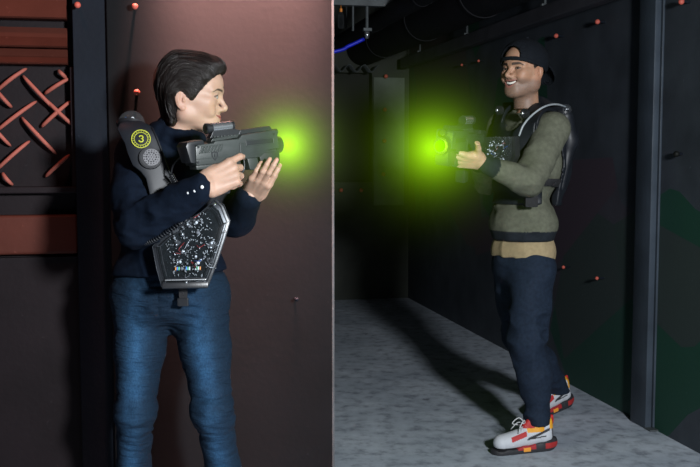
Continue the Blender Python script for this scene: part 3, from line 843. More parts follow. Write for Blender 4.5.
I4 = Matrix.Identity(4)
def make_gun(label, group):
    r = thing('toy_gun', V(0, 0, 0), label, 'toy gun', group)
    T = 0.027
    # receiver: side profile of the moulded shell
    prof = [(0.0, -0.026), (0.003, 0.022), (0.012, 0.026), (0.060, 0.026), (0.064, 0.031), (0.140, 0.031), (0.150, 0.040), (0.262, 0.045), (0.268, 0.040),
            (0.270, -0.004), (0.232, -0.006), (0.205, -0.022), (0.150, -0.022), (0.120, -0.026)]
    bm = bmesh.new(); prism(bm, prof, -T, T, bevel=0.0035)
    bx(bm, (0.075, 0, -0.030), (0.14, 0.036, 0.014), bevel=0.004)
    o = to_obj('receiver', bm, M_GUN, r, auto=35)
    for s in (-1, 1):                                          # slanted cooling ribs at the rear
        bm = bmesh.new(); y0 = s * (T - 0.001)
        prism(bm, [(0.010, 0.003), (0.072, 0.003), (0.082, 0.0045), (0.088, 0.0215), (0.020, 0.0215)], y0, y0 + s * 0.0014)
        for k in range(7):
            x = 0.010 + k * 0.0098
            prism(bm, [(x, 0.004), (x + 0.0040, 0.004), (x + 0.0150, 0.021), (x + 0.0110, 0.021)], y0, s * (T + 0.0030), bevel=0.0005)
        to_obj('cooling_ribs', bm, M_GUN, r)
    bm = bmesh.new()
    for s in (-1, 1):
        shield = [(-0.010, 0.009), (0, 0.012), (0.010, 0.009), (0.009, -0.003), (0, -0.012), (-0.009, -0.003)]
        inner = [(x * 0.72, z * 0.72) for x, z in shield]
        for i in range(6):
            j = (i + 1) % 6
            prism(bm, [shield[i], shield[j], inner[j], inner[i]], s * T, s * (T + 0.0015), M=Matrix.Translation((0.058, 0, -0.006)))
        prism(bm, [(-0.0015, -0.005), (0.0015, -0.005), (0.0015, 0.006), (-0.0015, 0.006)], s * T, s * (T + 0.0015), M=Matrix.Translation((0.058, 0, -0.006)))
    to_obj('shield_emblem', bm, M_GUND, r)
    bm = bmesh.new()                                           # long recessed slot frame on the fore body
    for s in (-1, 1):
        for c, z in (((0.205, 0.0245), (0.094, 0.003)), ((0.205, 0.0110), (0.094, 0.003)), ((0.159, 0.018), (0.003, 0.016)), ((0.251, 0.018), (0.003, 0.016))):
            bx(bm, (c[0], s * (T + 0.0008), c[1]), (z[0], 0.003, z[1]), bevel=0.0008)
        bx(bm, (0.130, s * (T + 0.0005), -0.010), (0.255, 0.0022, 0.0016))
        bx(bm, (0.145, s * (T + 0.001), 0.004), (0.012, 0.003, 0.030), bevel=0.001)
    to_obj('slot_frame', bm, M_GUN, r)
    for s in (-1, 1):
        bm = bmesh.new(); bx(bm, (0.205, s * (T + 0.0003), 0.0178), (0.088, 0.0014, 0.0105), bevel=0.0005); to_obj('slot_recess', bm, M_GUND, r)
    for x, z in ((0.005, -0.018), (0.010, 0.020), (0.146, -0.014), (0.255, 0.034)):
        bm = bmesh.new(); cyl(bm, (x, -T - 0.0015, z), (x, T + 0.0015, z), 0.0032, seg=12); to_obj('screw', bm, M_GUND, r)
    bm = bmesh.new(); prism(bm, [(-0.014, -0.018), (-0.024, 0.024), (-0.018, 0.034), (0.030, 0.037), (0.034, 0.024), (0.004, 0.024), (0.002, -0.020)], -0.024, 0.024, bevel=0.004)
    to_obj('rear_cap', bm, M_GUND, r, auto=35)
    bm = bmesh.new(); prism(bm, [(0.060, 0.029), (0.066, 0.037), (0.150, 0.042), (0.152, 0.034)], -0.012, 0.012, bevel=0.001)
    for k in range(7): bx(bm, (0.073 + k * 0.011, 0, 0.0405), (0.006, 0.026, 0.004), bevel=0.0008)
    to_obj('top_rail', bm, M_GUN, r)
    bm = bmesh.new(); prism(bm, [(0.150, 0.040), (0.158, 0.052), (0.256, 0.056), (0.266, 0.044)], -0.010, 0.010, bevel=0.0015)
    to_obj('carry_rail', bm, M_GUND, r)
    # sight
    bm = bmesh.new(); cyl(bm, (0.062, 0, 0.063), (0.142, 0, 0.065), 0.0118, seg=28, bevel=0.001); cyl(bm, (0.054, 0, 0.063), (0.066, 0, 0.063), 0.0135, seg=28, bevel=0.0015)
    sc = to_obj('sight', bm, M_GUND, r, auto=35)
    bm = bmesh.new(); cyl(bm, (0.072, 0, 0.0634), (0.134, 0, 0.0648), 0.0125, seg=28, bevel=0.0008); to_obj('sight_barrel', bm, M_SILVER, sc, auto=35)
    bm = bmesh.new(); cyl(bm, (0.0525, 0, 0.063), (0.0545, 0, 0.063), 0.011, seg=24); to_obj('sight_lens', bm, M_CLEAR, sc)
    bm = bmesh.new(); prism(bm, [(0.060, 0.038), (0.072, 0.055), (0.138, 0.058), (0.165, 0.050), (0.170, 0.040)], -0.009, 0.009, bevel=0.0015); to_obj('sight_mount', bm, M_GUND, r)
    # grip, trigger and guard
    bm = bmesh.new(); prism(bm, [(0.085, -0.026), (0.122, -0.026), (0.118, -0.060), (0.104, -0.108), (0.072, -0.104), (0.082, -0.060)], -0.016, 0.016, bevel=0.005); to_obj('grip', bm, M_GUND, r, auto=40)
    bm = bmesh.new(); tube(bm, curve_pts([(0.120, 0, -0.030), (0.124, 0, -0.056), (0.150, 0, -0.060), (0.166, 0, -0.050), (0.168, 0, -0.020)], 16), 0.0032, 8); to_obj('trigger_guard', bm, M_GUND, r, smooth=True)
    bm = bmesh.new(); prism(bm, [(0.136, -0.022), (0.142, -0.022), (0.140, -0.036), (0.145, -0.048), (0.140, -0.048), (0.134, -0.036)], -0.004, 0.004, bevel=0.001); to_obj('trigger', bm, M_GREYP, r)
    bm = bmesh.new(); prism(bm, [(0.166, -0.020), (0.200, -0.020), (0.204, -0.046), (0.196, -0.056), (0.172, -0.052)], -0.019, 0.019, bevel=0.003); to_obj('magazine', bm, M_GUN, r, auto=40)
    bm = bmesh.new(); prism(bm, [(0.204, -0.008), (0.262, -0.002), (0.276, -0.006), (0.274, -0.040), (0.262, -0.050), (0.210, -0.046)], -0.021, 0.021, bevel=0.004)
    for k in range(4): bx(bm, (0.218 + k * 0.013, 0, -0.046), (0.005, 0.040, 0.006), bevel=0.001)
    to_obj('fore_grip', bm, M_GUND, r, auto=40)
    # muzzle
    bm = bmesh.new(); cyl(bm, (0.262, 0, 0.004), (0.292, 0, 0.004), 0.025, 0.022, seg=28, bevel=0.002); cyl(bm, (0.255, 0, 0.038), (0.285, 0, 0.038), 0.009, seg=18, bevel=0.001)
    mz = to_obj('muzzle', bm, M_GUND, r, auto=35)
    bm = bmesh.new(); cyl(bm, (0.290, 0, 0.004), (0.2945, 0, 0.004), 0.0155, seg=24); to_obj('muzzle_lens', bm, M_LENSG, mz)
    return r

def emit_mat(name, col, st):
    N = NT(name); e = N.n('ShaderNodeEmission'); e.inputs[0].default_value = (*col, 1); e.inputs[1].default_value = st
    N.l(e.outputs[0], N.out.inputs[0]); return N.m
M_LENSG = emit_mat('lit_green_lens', (0.25, 1.0, 0.0), 0.4)

def copy_tree(o, parent=None):
    c = o.copy(); COL.objects.link(c); c.parent = parent
    for ch in list(o.children): copy_tree(ch, c)
    return c

def place(o, M):
    o.rotation_mode = 'XYZ'; o.location = M.to_translation(); o.rotation_euler = M.to_euler()

# ------------------------------------------------------------------ small electronics behind clear covers
def circuitry(vest, M, w, h, n=60, seed=3):
    """chips, capacitors, leds and wires on a board in the local xz plane (y towards the viewer is negative)"""
    R = random.Random(seed)
    def spot(): 
        while True:
            x, z = R.uniform(-1, 1), R.uniform(-1, 1)
            if abs(x) < 1 - 0.45 * abs(z): return x * w, z * h
    for k in range(7):
        x, z = spot(); bm = bmesh.new(); bx(bm, (0, 0, 0), (0.016, 0.005, 0.010), M=M @ Matrix.Translation((x, -0.004, z)) @ Matrix.Rotation(R.choice((0, 0.6, -0.5)), 4, 'Y'), bevel=0.0006)
        to_obj('chip', bm, M_BLACKP, vest)
    for k in range(30):
        x, z = spot(); x *= 0.75; z *= 0.85; s = R.uniform(0.0018, 0.0054); bm = bmesh.new()
        ball(bm, M @ V(x, -0.008, z), s, 12) if k % 3 == 0 else cyl(bm, M @ V(x, -0.003, z), M @ V(x, -0.012, z), s, seg=12, bevel=0.0006)
        to_obj('capacitor', bm, R.choice((M_WHITE, M_SILVER, M_SILVER, M_GREYP)), vest, smooth=True)
    bm = bmesh.new()
    for k in range(n * 4):
        x, z = spot(); a = R.uniform(0, 3.14)
        bx(bm, (0, 0, 0), (R.uniform(0.0015, 0.006), 0.003, R.uniform(0.001, 0.0022)), M=M @ Matrix.Translation((x, -0.004 - R.random() * 0.004, z)) @ Matrix.Rotation(a, 4, 'Y'))
    s = to_obj('solder_points', bm, M_SILVER, vest); s['kind'] = 'stuff'
    for k in range(9):
        x, z = spot(); x2, z2 = x + R.uniform(-0.03, 0.03), z + R.uniform(-0.025, 0.025); bm = bmesh.new()
        tube(bm, [M @ p for p in curve_pts([V(x, -0.004, z), V((x + x2) / 2 + R.uniform(-.01, .01), -0.016, (z + z2) / 2 + R.uniform(-.01, .01)), V(x2, -0.004, z2)], 10)], 0.0007, 6)
        to_obj('wire', bm, R.choice(M_WIRES), vest, smooth=True)
M_WIRES = [pbr('wire_red', (0.35, 0.02, 0.02), 0.4), pbr('wire_blue', (0.03, 0.12, 0.5), 0.4), M_WHITE, M_GREYP]
M_LED = [pbr('led_orange', (0.75, 0.25, 0.03), 0.3), pbr('led_blue', (0.05, 0.25, 0.75), 0.3), pbr('led_green', (0.1, 0.5, 0.2), 0.3)]

DIGIT3 = [(-0.0052, 0.0050), (-0.0020, 0.0078), (0.0025, 0.0078), (0.0048, 0.0050), (0.0044, 0.0018), (0.0008, 0.0004), (0.0050, -0.0018), (0.0056, -0.0050), (0.0026, -0.0082), (-0.0022, -0.0082), (-0.0055, -0.0052)]

def dome_light(vest, M, r):
    bm = bmesh.new(); t = bmesh.new(); bmesh.ops.create_uvsphere(t, u_segments=28, v_segments=14, radius=r)
    bmesh.ops.delete(t, geom=[v for v in t.verts if v.co.z < -0.001], context='VERTS'); bmesh.ops.transform(t, matrix=M, verts=t.verts); merge(bm, t)
    d = to_obj('dome_light', bm, M_DOME, vest, smooth=True)
    bm = bmesh.new(); cyl(bm, M @ V(0, 0, -r * 0.28), M @ V(0, 0, r * 0.04), r * 1.12, seg=32, bevel=0.002); to_obj('dome_base', bm, M_BLACKP, vest, auto=35)
    for k in range(5):
        a = k * 1.2566; bm = bmesh.new(); c = M @ V(math.cos(a) * r * 0.5, math.sin(a) * r * 0.5, r * 0.22); ball(bm, c, r * 0.14, 10); to_obj('led', bm, M_LED[1] if k % 2 else M_WHITE, d, smooth=True)
    bm = bmesh.new(); bx(bm, (0, 0, r * 0.12), (r * 1.1, r * 0.7, r * 0.12), M=M, bevel=0.001); to_obj('led_board', bm, M_GREYP, d)
    return d

def woman_vest():
    root = thing('laser_tag_vest', V(W(172, 260, 2.6).x, 2.62, W(172, 290, 2.6).z), 'black laser tag vest with shoulder badge and clear circuit plate worn by the woman', 'vest', 'laser tag vests')
    O = W(141, 139, 2.535); S = 2.535 / F_PX
    M = frame(O, V(0.97, 0.22, -0.05), V(-0.18, 0.95, -0.25), V(0.0, 0.27, 0.963))   # x right, y away, z up
    def q(px, py): return ((px - 141) * S, -(py - 139) * S)
    out = [q(*p) for p in ((117, 128), (119, 121), (126, 117.5), (140, 118), (150, 124), (155, 133), (160, 146), (165, 160), (171, 174), (178, 190), (177, 203), (168, 211), (155, 206), (151, 192), (147.5, 179), (142, 172), (134, 166), (129, 155), (125, 143), (120, 134))]
    def bend(v):
        y = v.y + 2.2 * (v.x - 0.012) ** 2 + (1.2 * max(0, v.z - 0.01)) ** 2 * 6 + 0.05 * max(0, -v.z - 0.05)
        return V(v.x, y, v.z)
    bm = bmesh.new(); prism(bm, out, 0.0, 0.012, bevel=0.0025, M=M, bend=bend)
    sp = to_obj('shoulder_panel', bm, M_SATIN, root, auto=50)
    # raised rim along the inner edge of the panel
    rim = [q(*p) for p in ((151, 126), (156, 136), (161, 148), (166, 162), (172, 175), (178, 189))]
    bm = bmesh.new(); tube(bm, [M @ bend(V(x, -0.001, z)) for x, z in rim], 0.0028, 8); to_obj('panel_rim', bm, M_SATIN, sp, smooth=True)
    bm = bmesh.new(); B = M @ Matrix.Translation((0, -0.0012, 0))
    oct_ring(bm, B, 0.0228, 0.0248, -0.0012, 0.002, 40); oct_ring(bm, B, 0.0166, 0.0178, -0.0012, 0.002, 40)
    R = 40
    for k in range(R):
        if k % 2: continue
        a = 2 * math.pi * k / R; bx(bm, (0, 0, 0.0202), (0.0012, 0.002, 0.0030), M=B @ Matrix.Rotation(a, 4, 'Y'))
    to_obj('badge_ring', bm, M_YEL, sp)
    bm = bmesh.new(); tube(bm, [B @ V(x, -0.0012, z) for x, z in DIGIT3], 0.0019, 8); to_obj('badge_number', bm, M_YEL, sp)['label'] = 'yellow number 3 on the shoulder badge'
    # speaker
    x, z = q(152, 158); B = M @ Matrix.Translation((x, -0.006, z))
    bm = bmesh.new(); cyl(bm, B @ V(-0.0035, 0.010, -0.0010), B @ V(-0.0025, -0.002, -0.0008), 0.030, 0.0285, seg=40, bevel=0.002); to_obj('speaker_ring', bm, M_BLACKP, sp, auto=40)
    bm = bmesh.new(); cyl(bm, B @ V(0, 0.002, 0), B @ V(0, -0.0045, 0), 0.0225, seg=40, bevel=0.0015); to_obj('speaker_plate', bm, M_GREYP, sp, auto=40)
    bm = bmesh.new()
    for n, rr in ((1, 0.0), (6, 0.0065), (12, 0.0125), (16, 0.0180)):
        for k in range(n):
            a = 2 * math.pi * k / n; p = B @ V(rr * math.cos(a), -0.0048, rr * math.sin(a)); ball(bm, p, 0.0021 if n == 12 else 0.0015, 8)
    to_obj('speaker_holes', bm, M_BLACKP, sp)
    dome_light(root, frame(W(131.5, 123.5, 2.60), V(1, 0, -0.05), V(0.0, 0.92, -0.35), V(0.05, 0.35, 0.92)), 0.035)
    # strap over the far shoulder, hidden mostly by the gun
    f = Field((-0.75, 2.35, 0.85), (-0.15, 3.0, 1.45), 0.006); woman_torso(f, 0.016)
    g = Field((-0.75, 2.35, 0.85), (-0.15, 3.0, 1.45), 0.006); woman_torso(g, 0.006)
    f.D = np.maximum(f.D, -g.D)
    X, Y, Z = f.full(); c = wj['lsh'].lerp(wj['neck'], 0.35); d = V(math.cos(math.radians(35)), math.sin(math.radians(35)), 0)
    band = np.abs((X - c.x) * d.x + (Y - c.y) * d.y) - 0.035
    f.D = np.maximum(f.D, band); f.cut(wj['waist'] + V(0, 0, 0.04), (0, 0, -1), 0.01)
    P, F = f.mesh(1); Geo().add(P, F).build('far_strap', M_BLACKP, root)
    # belt round the waist
    f = Field((-0.80, 2.40, 0.80), (-0.15, 3.0, 1.1), 0.006); woman_torso(f, 0.020); f.add(ell(wj['pel'] + V(0, 0, 0.03), (0.172, 0.134, 0.09), yawm(8)), 0.04)
    g = Field((-0.80, 2.40, 0.80), (-0.15, 3.0, 1.1), 0.006); woman_torso(g, 0.010); g.add(ell(wj['pel'] + V(0, 0, 0.03), (0.164, 0.124, 0.09), yawm(8)), 0.04)
    f.D = np.maximum(f.D, -g.D); zz = W(160, 248, 2.62).z; f.cut((0, 0, zz + 0.022), (0, 0, 1)).cut((0, 0, zz - 0.016), (0, 0, -1))
    f.D = np.maximum(f.D, -(f.full()[0] - (wj['waist'].x + 0.0)))
    P, F = f.mesh(1); Geo().add(P, F).build('waist_belt', M_WEB, root)
    # chest plate with its clear cover
    O = W(191, 246, 2.555); S = 2.555 / F_PX
    M = frame(O, V(0.985, 0.17, 0), V(-0.17, 0.97, -0.17), V(0.03, 0.17, 0.985))
    def q(px, py): return ((px - 191) * S, -(py - 246) * S)
    hexa = ((214, 198), (222, 205), (229, 221), (225, 238), (218, 262), (210, 286), (164, 287), (158, 268), (153, 246), (163, 236), (178, 226), (200, 212))
    bm = bmesh.new(); prism(bm, [q(*p) for p in hexa], 0.014, 0.030, bevel=0.003, M=M); to_obj('circuit_housing', bm, M_BLACKP, root, auto=40)
    inn = [(191 + (x - 191) * 0.86, 244 + (y - 244) * 0.86) for x, y in hexa]
    bm = bmesh.new(); prism(bm, [q(*p) for p in inn], 0.009, 0.0135, M=M); to_obj('circuit_board', bm, M_PCB, root)
    bm = bmesh.new(); prism(bm, [q(*p) for p in hexa], -0.010, -0.0075, bevel=0.001, M=M)
    co = to_obj('clear_cover', bm, M_CLEAR, root, auto=40)
    bm = bmesh.new(); pts = [M @ V(q(*p)[0], -0.006, q(*p)[1]) for p in hexa]
    tube(bm, pts, 0.0015, 6, closed=True)
    inn2 = [(191 + (x - 191) * 0.80, 246 + (y - 246) * 0.80) for x, y in hexa]
    tube(bm, [M @ V(q(*p)[0], -0.008, q(*p)[1]) for p in inn2], 0.0011, 6, closed=True)
    for i in (2, 5, 6, 8): tube(bm, [M @ V(q(*hexa[i])[0], -0.006, q(*hexa[i])[1]), M @ V(q(*inn2[i])[0], -0.008, q(*inn2[i])[1])], 0.0013, 6)
    to_obj('cover_edge', bm, M_SATIN, co, smooth=True)
    circuitry(root, M @ Matrix.Translation((0.002, 0.009, 0.004)), 0.072, 0.085, 60)
    for px, c in ((178.5, 0), (189, 1), (199.5, 2)):
        for k in range(3):
            x, z = q(px + k * 1.6 - 1.6, 268.5); bm = bmesh.new(); bx(bm, (x, 0.002, z), (0.0032, 0.006, 0.009), M=M, bevel=0.0006); to_obj('led', bm, (M_LED + [M_WHITE])[(c + k) % 4], root)
    for px, py in ((212.5, 204.5), (223.8, 232), (188, 282.5), (196.5, 190.5 + 74)):
        x, z = q(px, py); bm = bmesh.new(); cyl(bm, M @ V(x, -0.013, z), M @ V(x, -0.002, z), 0.0035, seg=12, bevel=0.0008); to_obj('bolt', bm, M_SILVER, root, smooth=True)
    x0, z0 = q(167, 280); x1, z1 = q(207, 279.5); bm = bmesh.new(); bx(bm, ((x0 + x1) / 2, -0.011, z0), (x1 - x0, 0.003, 0.0030), M=M, bevel=0.0008); to_obj('silver_bar', bm, M_SILVER, root)
    x0, z0 = q(165, 284); x1, _ = q(209, 284); bm = bmesh.new(); bx(bm, ((x0 + x1) / 2, 0.006, z0 - 0.004), (x1 - x0 + 0.004, 0.036, 0.016), M=M, bevel=0.004); to_obj('bottom_bar', bm, M_BLACKP, root, auto=40)
    # hanging buckle strap
    bm = bmesh.new(); prism(bm, [(-0.012, 0), (0.012, 0), (0.011, -0.055), (-0.010, -0.055)], 0, 0.003, M=frame(W(183, 285, 2.575), (1, 0, 0), (0, 1, 0.12), (0.03, -0.1, 1)), bevel=0.0006); to_obj('hanging_strap', bm, M_WEB, root)
    bm = bmesh.new(); bx(bm, (0, 0, 0), (0.030, 0.010, 0.022), M=frame(W(183, 302, 2.582), (1, 0, 0), (0, 1, 0.12), (0, -0.12, 1)), bevel=0.003); to_obj('buckle', bm, M_BLACKP, root)
    # coiled cord: from the gun's rear round to the plate, then along under the forearm
    ctrl = [W(188, 157, 2.45), W(180, 158, 2.47), W(173, 166, 2.49), W(171, 175, 2.50), W(176, 184, 2.51), W(180, 193, 2.53)]
    bm = bmesh.new(); tube(bm, curve_pts(ctrl[:4], 16), 0.0022, 8); to_obj('cord', bm, M_BLACKP, root, smooth=True)
    def coil(c, turns, rad, r=0.0021):
        pts = curve_pts(c, turns * 10); out = []
        for i, p in enumerate(pts):
            d = (pts[min(i + 1, len(pts) - 1)] - pts[max(i - 1, 0)]).normalized(); a = d.orthogonal().normalized(); a = V(0, 1, 0); a = (a - d * a.dot(d)).normalized(); b = d.cross(a)
            t = 2 * math.pi * i / 10; out.append(p + (a * math.cos(t) + b * math.sin(t)) * rad)
        bm = bmesh.new(); tube(bm, out, r, 6); return bm
    to_obj('coiled_cord', coil(ctrl[3:], 10, 0.0060), M_BLACKP, root, smooth=True)
    to_obj('coiled_cord', coil([W(144, 243, 2.50), W(154, 240, 2.485), W(166, 233, 2.475), W(178, 225, 2.475), W(190, 216, 2.49)], 20, 0.0058), M_SATIN, root, smooth=True)
    return root

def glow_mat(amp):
    """halo round a lit muzzle put in as an emitting volume, brighter towards the centre"""
    N = NT('green_muzzle_halo'); e = N.n('ShaderNodeEmission'); e.inputs[0].default_value = (0.42, 1.0, 0.004, 1); e2 = N.n('ShaderNodeEmission'); e2.inputs[0].default_value = (0.82, 1.0, 0.03, 1)
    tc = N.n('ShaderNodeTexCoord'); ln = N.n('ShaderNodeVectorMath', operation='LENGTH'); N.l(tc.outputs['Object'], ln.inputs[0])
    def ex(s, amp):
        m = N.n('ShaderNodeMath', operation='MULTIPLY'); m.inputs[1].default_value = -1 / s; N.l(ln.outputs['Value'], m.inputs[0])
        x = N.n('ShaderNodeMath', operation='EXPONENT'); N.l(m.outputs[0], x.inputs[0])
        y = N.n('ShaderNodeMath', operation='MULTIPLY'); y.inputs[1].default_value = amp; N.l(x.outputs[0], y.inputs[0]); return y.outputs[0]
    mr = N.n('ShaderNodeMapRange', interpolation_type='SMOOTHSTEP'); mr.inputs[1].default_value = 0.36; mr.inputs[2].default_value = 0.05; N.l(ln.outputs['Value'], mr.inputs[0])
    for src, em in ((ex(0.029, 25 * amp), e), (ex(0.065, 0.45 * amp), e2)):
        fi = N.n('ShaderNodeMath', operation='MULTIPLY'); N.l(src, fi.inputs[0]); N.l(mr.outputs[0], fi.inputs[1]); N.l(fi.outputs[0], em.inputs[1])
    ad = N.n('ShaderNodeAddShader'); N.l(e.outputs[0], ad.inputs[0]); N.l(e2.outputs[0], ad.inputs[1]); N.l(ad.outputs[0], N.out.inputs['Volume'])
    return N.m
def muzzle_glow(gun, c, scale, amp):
    bm = bmesh.new(); ball(bm, (0, 0, 0), 0.36, 32)  # glowing ball added to imitate the halo round the muzzle
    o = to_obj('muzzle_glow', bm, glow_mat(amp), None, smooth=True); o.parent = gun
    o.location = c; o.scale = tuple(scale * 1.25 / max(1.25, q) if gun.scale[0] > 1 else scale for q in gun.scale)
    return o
def muzzle_lamp(loc, energy):
    l = bpy.data.lights.new('muzzle_lamp', 'POINT'); l.energy = energy; l.color = (0.55, 1.0, 0.03); l.shadow_soft_size = 0.02
    o = bpy.data.objects.new('muzzle_lamp', l); COL.objects.link(o); o.location = loc
# ------------------------------------------------------------------ the man
M_HOOD = pbr('olive_sweatshirt', (0.108, 0.112, 0.082), 0.9, var=0.16, scale=60, bump=0.3, bscale=350, attr='tint', spec=0.15)
M_NAVY = pbr('navy_trousers', (0.010, 0.018, 0.034), 0.85, var=0.22, scale=70, bump=0.3, bscale=300, spec=0.2)
M_TAN = pbr('tan_shirt', (0.30, 0.23, 0.13), 0.9, var=0.12, scale=60, bump=0.2)
M_CAP = pbr('navy_cap', (0.0045, 0.0065, 0.010), 0.85, var=0.15, scale=80, bump=0.3, bscale=500, spec=0.2)
M_SHOE = pbr('shoe_upper', (1, 1, 1), 0.6, var=0.06, scale=80, attr='tint', bump=0.15, bscale=500)
YAW_M = math.radians(137)                      # turned left and towards the camera
FM = V(math.cos(math.radians(-137)), math.sin(math.radians(-137)), 0)    # facing direction
LM = V(-FM.y, FM.x, 0)                         # his left
HMo = W(524, 73.5, 4.24)
def facing(origin, fdir, pitch=0.0, roll=0.0, s=1.0):
    x = Vector(fdir).normalized(); y = V(-x.y, x.x, 0)
    return frame(origin, x, y, V(0, 0, 1)) @ Matrix.Rotation(-pitch, 4, 'Y') @ Matrix.Rotation(roll, 4, 'X') @ Matrix.Scale(s, 4)
HM_M = facing(HMo, FM, math.radians(3), 0, 1.05)
mj = dict(pel=W(523, 264, 4.30), waist=W(523, 222, 4.28), chest=W(527, 163, 4.27), neck=W(528, 118, 4.27),
          lsh=W(553, 129, 4.14), rsh=W(502, 128, 4.40), lelb=W(528, 181, 4.01), lwri=W(484, 164, 3.93), relb=W(487, 180, 4.36), rwri=W(477, 158, 4.12),
          lhip=W(533, 268, 4.23), lkn=W(527, 340, 4.17), lank=W(538, 428, 4.16), rhip=W(512, 268, 4.38), rkn=W(521, 335, 4.48), rank=W(563, 397, 4.76))
M47 = np.array(((LM.x, FM.x, 0), (LM.y, FM.y, 0), (0, 0, 1)))      # columns: side, front, up

def man_torso(f, g):
    j = mj
    f.add(ell(j['chest'], (0.150 + g, 0.112 + g, 0.17 + g), M47), 0)
    f.add(cone(j['rsh'], j['lsh'], 0.056 + g, 0.056 + g), 0.05)
    f.add(cone(j['neck'] + V(0, 0, -0.03), j['chest'] + V(0, 0, 0.10), 0.075 + g, 0.10 + g), 0.05)
    f.add(ell(j['waist'], (0.140 + g, 0.108 + g, 0.15), M47), 0.05)
    f.add(ell(j['pel'] + V(0, 0, 0.03), (0.142 + g, 0.110 + g, 0.10), M47), 0.05)

def shoe(root, origin, fdir, pitch, label=None):
    """chunky trainer: x toe, y left, z up, origin under the heel"""
    M = facing(origin, fdir, pitch, 0, 1.0)
    f = Field((-0.02, -0.065, 0.0), (0.31, 0.065, 0.17), 0.0026)
    f.add(cone((0.050, 0, 0.062), (0.245, 0, 0.046), 0.038, 0.036), 0)
    f.add(cone((0.035, 0, 0.065), (0.030, 0, 0.118), 0.036, 0.030), 0.02)
    f.add(cone((0.085, 0, 0.080), (0.075, 0, 0.112), 0.036, 0.034), 0.02)
    f.add(cone((0.120, 0, 0.082), (0.210, 0, 0.050), 0.030, 0.028), 0.02)
    f.add(cone((0.004, 0, 0.120), (0.002, 0, 0.142), 0.010, 0.008), 0.01)
    f.add(cone((0.128, 0, 0.108), (0.112, 0, 0.128), 0.018, 0.014), 0.014)
    f.sub(cone((0.055, 0, 0.108), (0.055, 0, 0.17), 0.028, 0.034), 0.006); f.cut((0, 0, 0.026), (0, 0, -1), 0.004)
    P, F = f.mesh(1); x, y, z = P[:, 0], P[:, 1], P[:, 2]
    C = np.tile((0.50, 0.52, 0.56), (len(P), 1))
    def put(m, c): C[m] = c
    put((x > 0.14) & (x < 0.215) & (np.abs(z - (0.084 - 0.28 * (x - 0.14))) < 0.010), (0.42, 0.02, 0.02))      # red eyestay
    put((z > 0.088) & (x > 0.055) & (x < 0.135) & (z < 0.118 + 0.1 * (0.1 - x)), (0.75, 0.33, 0.02))      # amber collar
    put((z > 0.105) & (x > 0.10), (0.42, 0.02, 0.02))
    put((z > 0.095) & (x < 0.030), (0.75, 0.35, 0.02)); put((x < 0.012) & (z > 0.112), (0.50, 0.02, 0.02))
    put((np.abs(z - (0.096 - 0.32 * (x - 0.03))) < 0.0055) & (x > 0.03) & (x < 0.135), (0.02, 0.02, 0.025))
    put((np.abs(z - (0.070 - 0.10 * (x - 0.04))) < 0.0028) & (x > 0.05) & (x < 0.14), (0.03, 0.03, 0.03))
    put((x < 0.018) & (z < 0.095), (0.10, 0.10, 0.11))
    up = Geo().add(P, F, C, M).build('shoe', M_SHOE, root)
    if label: up['label'] = label
    f = Field((-0.03, -0.07, -0.004), (0.32, 0.07, 0.07), 0.0026)
    f.add(cone((0.040, 0, 0.02), (0.252, 0, 0.012), 0.045, 0.041), 0).add(cone((0.012, 0, 0.030), (0.06, 0, 0.030), 0.036, 0.044), 0.01)
    X, Y, Z = f.full(); top = 0.036 + 0.018 * np.clip((0.09 - X) / 0.07, 0, 1) - 0.016 * np.clip((X - 0.12) / 0.1, 0, 1) + 0.003 * np.sin(X * 90) + 0 * Y
    f.D = np.maximum(f.D, (Z - top)); f.cut((0, 0, 0.0), (0, 0, -1))
    P, F = f.mesh(1); x, y, z = P[:, 0], P[:, 1], P[:, 2]
    C = np.tile((0.022, 0.022, 0.026), (len(P), 1))
    C[(z > 0.016) & (x > 0.10) & (x < 0.185)] = (0.33, 0.015, 0.02); C[(z > 0.010) & (z < 0.026) & (x > 0.125) & (x < 0.16)] = (0.75, 0.30, 0.03)
    C[(x < 0.055) & (z > 0.014) & (z < 0.038)] = (0.35, 0.02, 0.02)
    Geo().add(P, F, C, M).build('sole', M_SHOE, up)
    bm = bmesh.new()
    for k in range(5):
        xx = 0.135 + 0.017 * k; zz = 0.116 - 0.0145 * k; w = 0.020 + 0.001 * k
        s = 1 if k % 2 else -1
        tube(bm, [M @ p for p in curve_pts([V(xx - 0.004 * s, -w, zz - 0.012), V(xx, -w * 0.5, zz - 0.001), V(xx + 0.002, w * 0.5, zz - 0.001), V(xx + 0.006 * s, w, zz - 0.012)], 8)], 0.0030, 6)
    for s in (1, -1):
        tube(bm, [M @ p for p in curve_pts([V(0.132, 0, 0.120), V(0.150, s * 0.022, 0.142), V(0.176, s * 0.034, 0.116), V(0.150, s * 0.014, 0.112)], 12)], 0.0026, 6)
        tube(bm, [M @ p for p in curve_pts([V(0.134, 0, 0.120), V(0.160, s * 0.014, 0.124), V(0.182, s * 0.036, 0.090)], 8)], 0.0024, 6)
    to_obj('laces', bm, M_LACE, up, smooth=True)
    return up

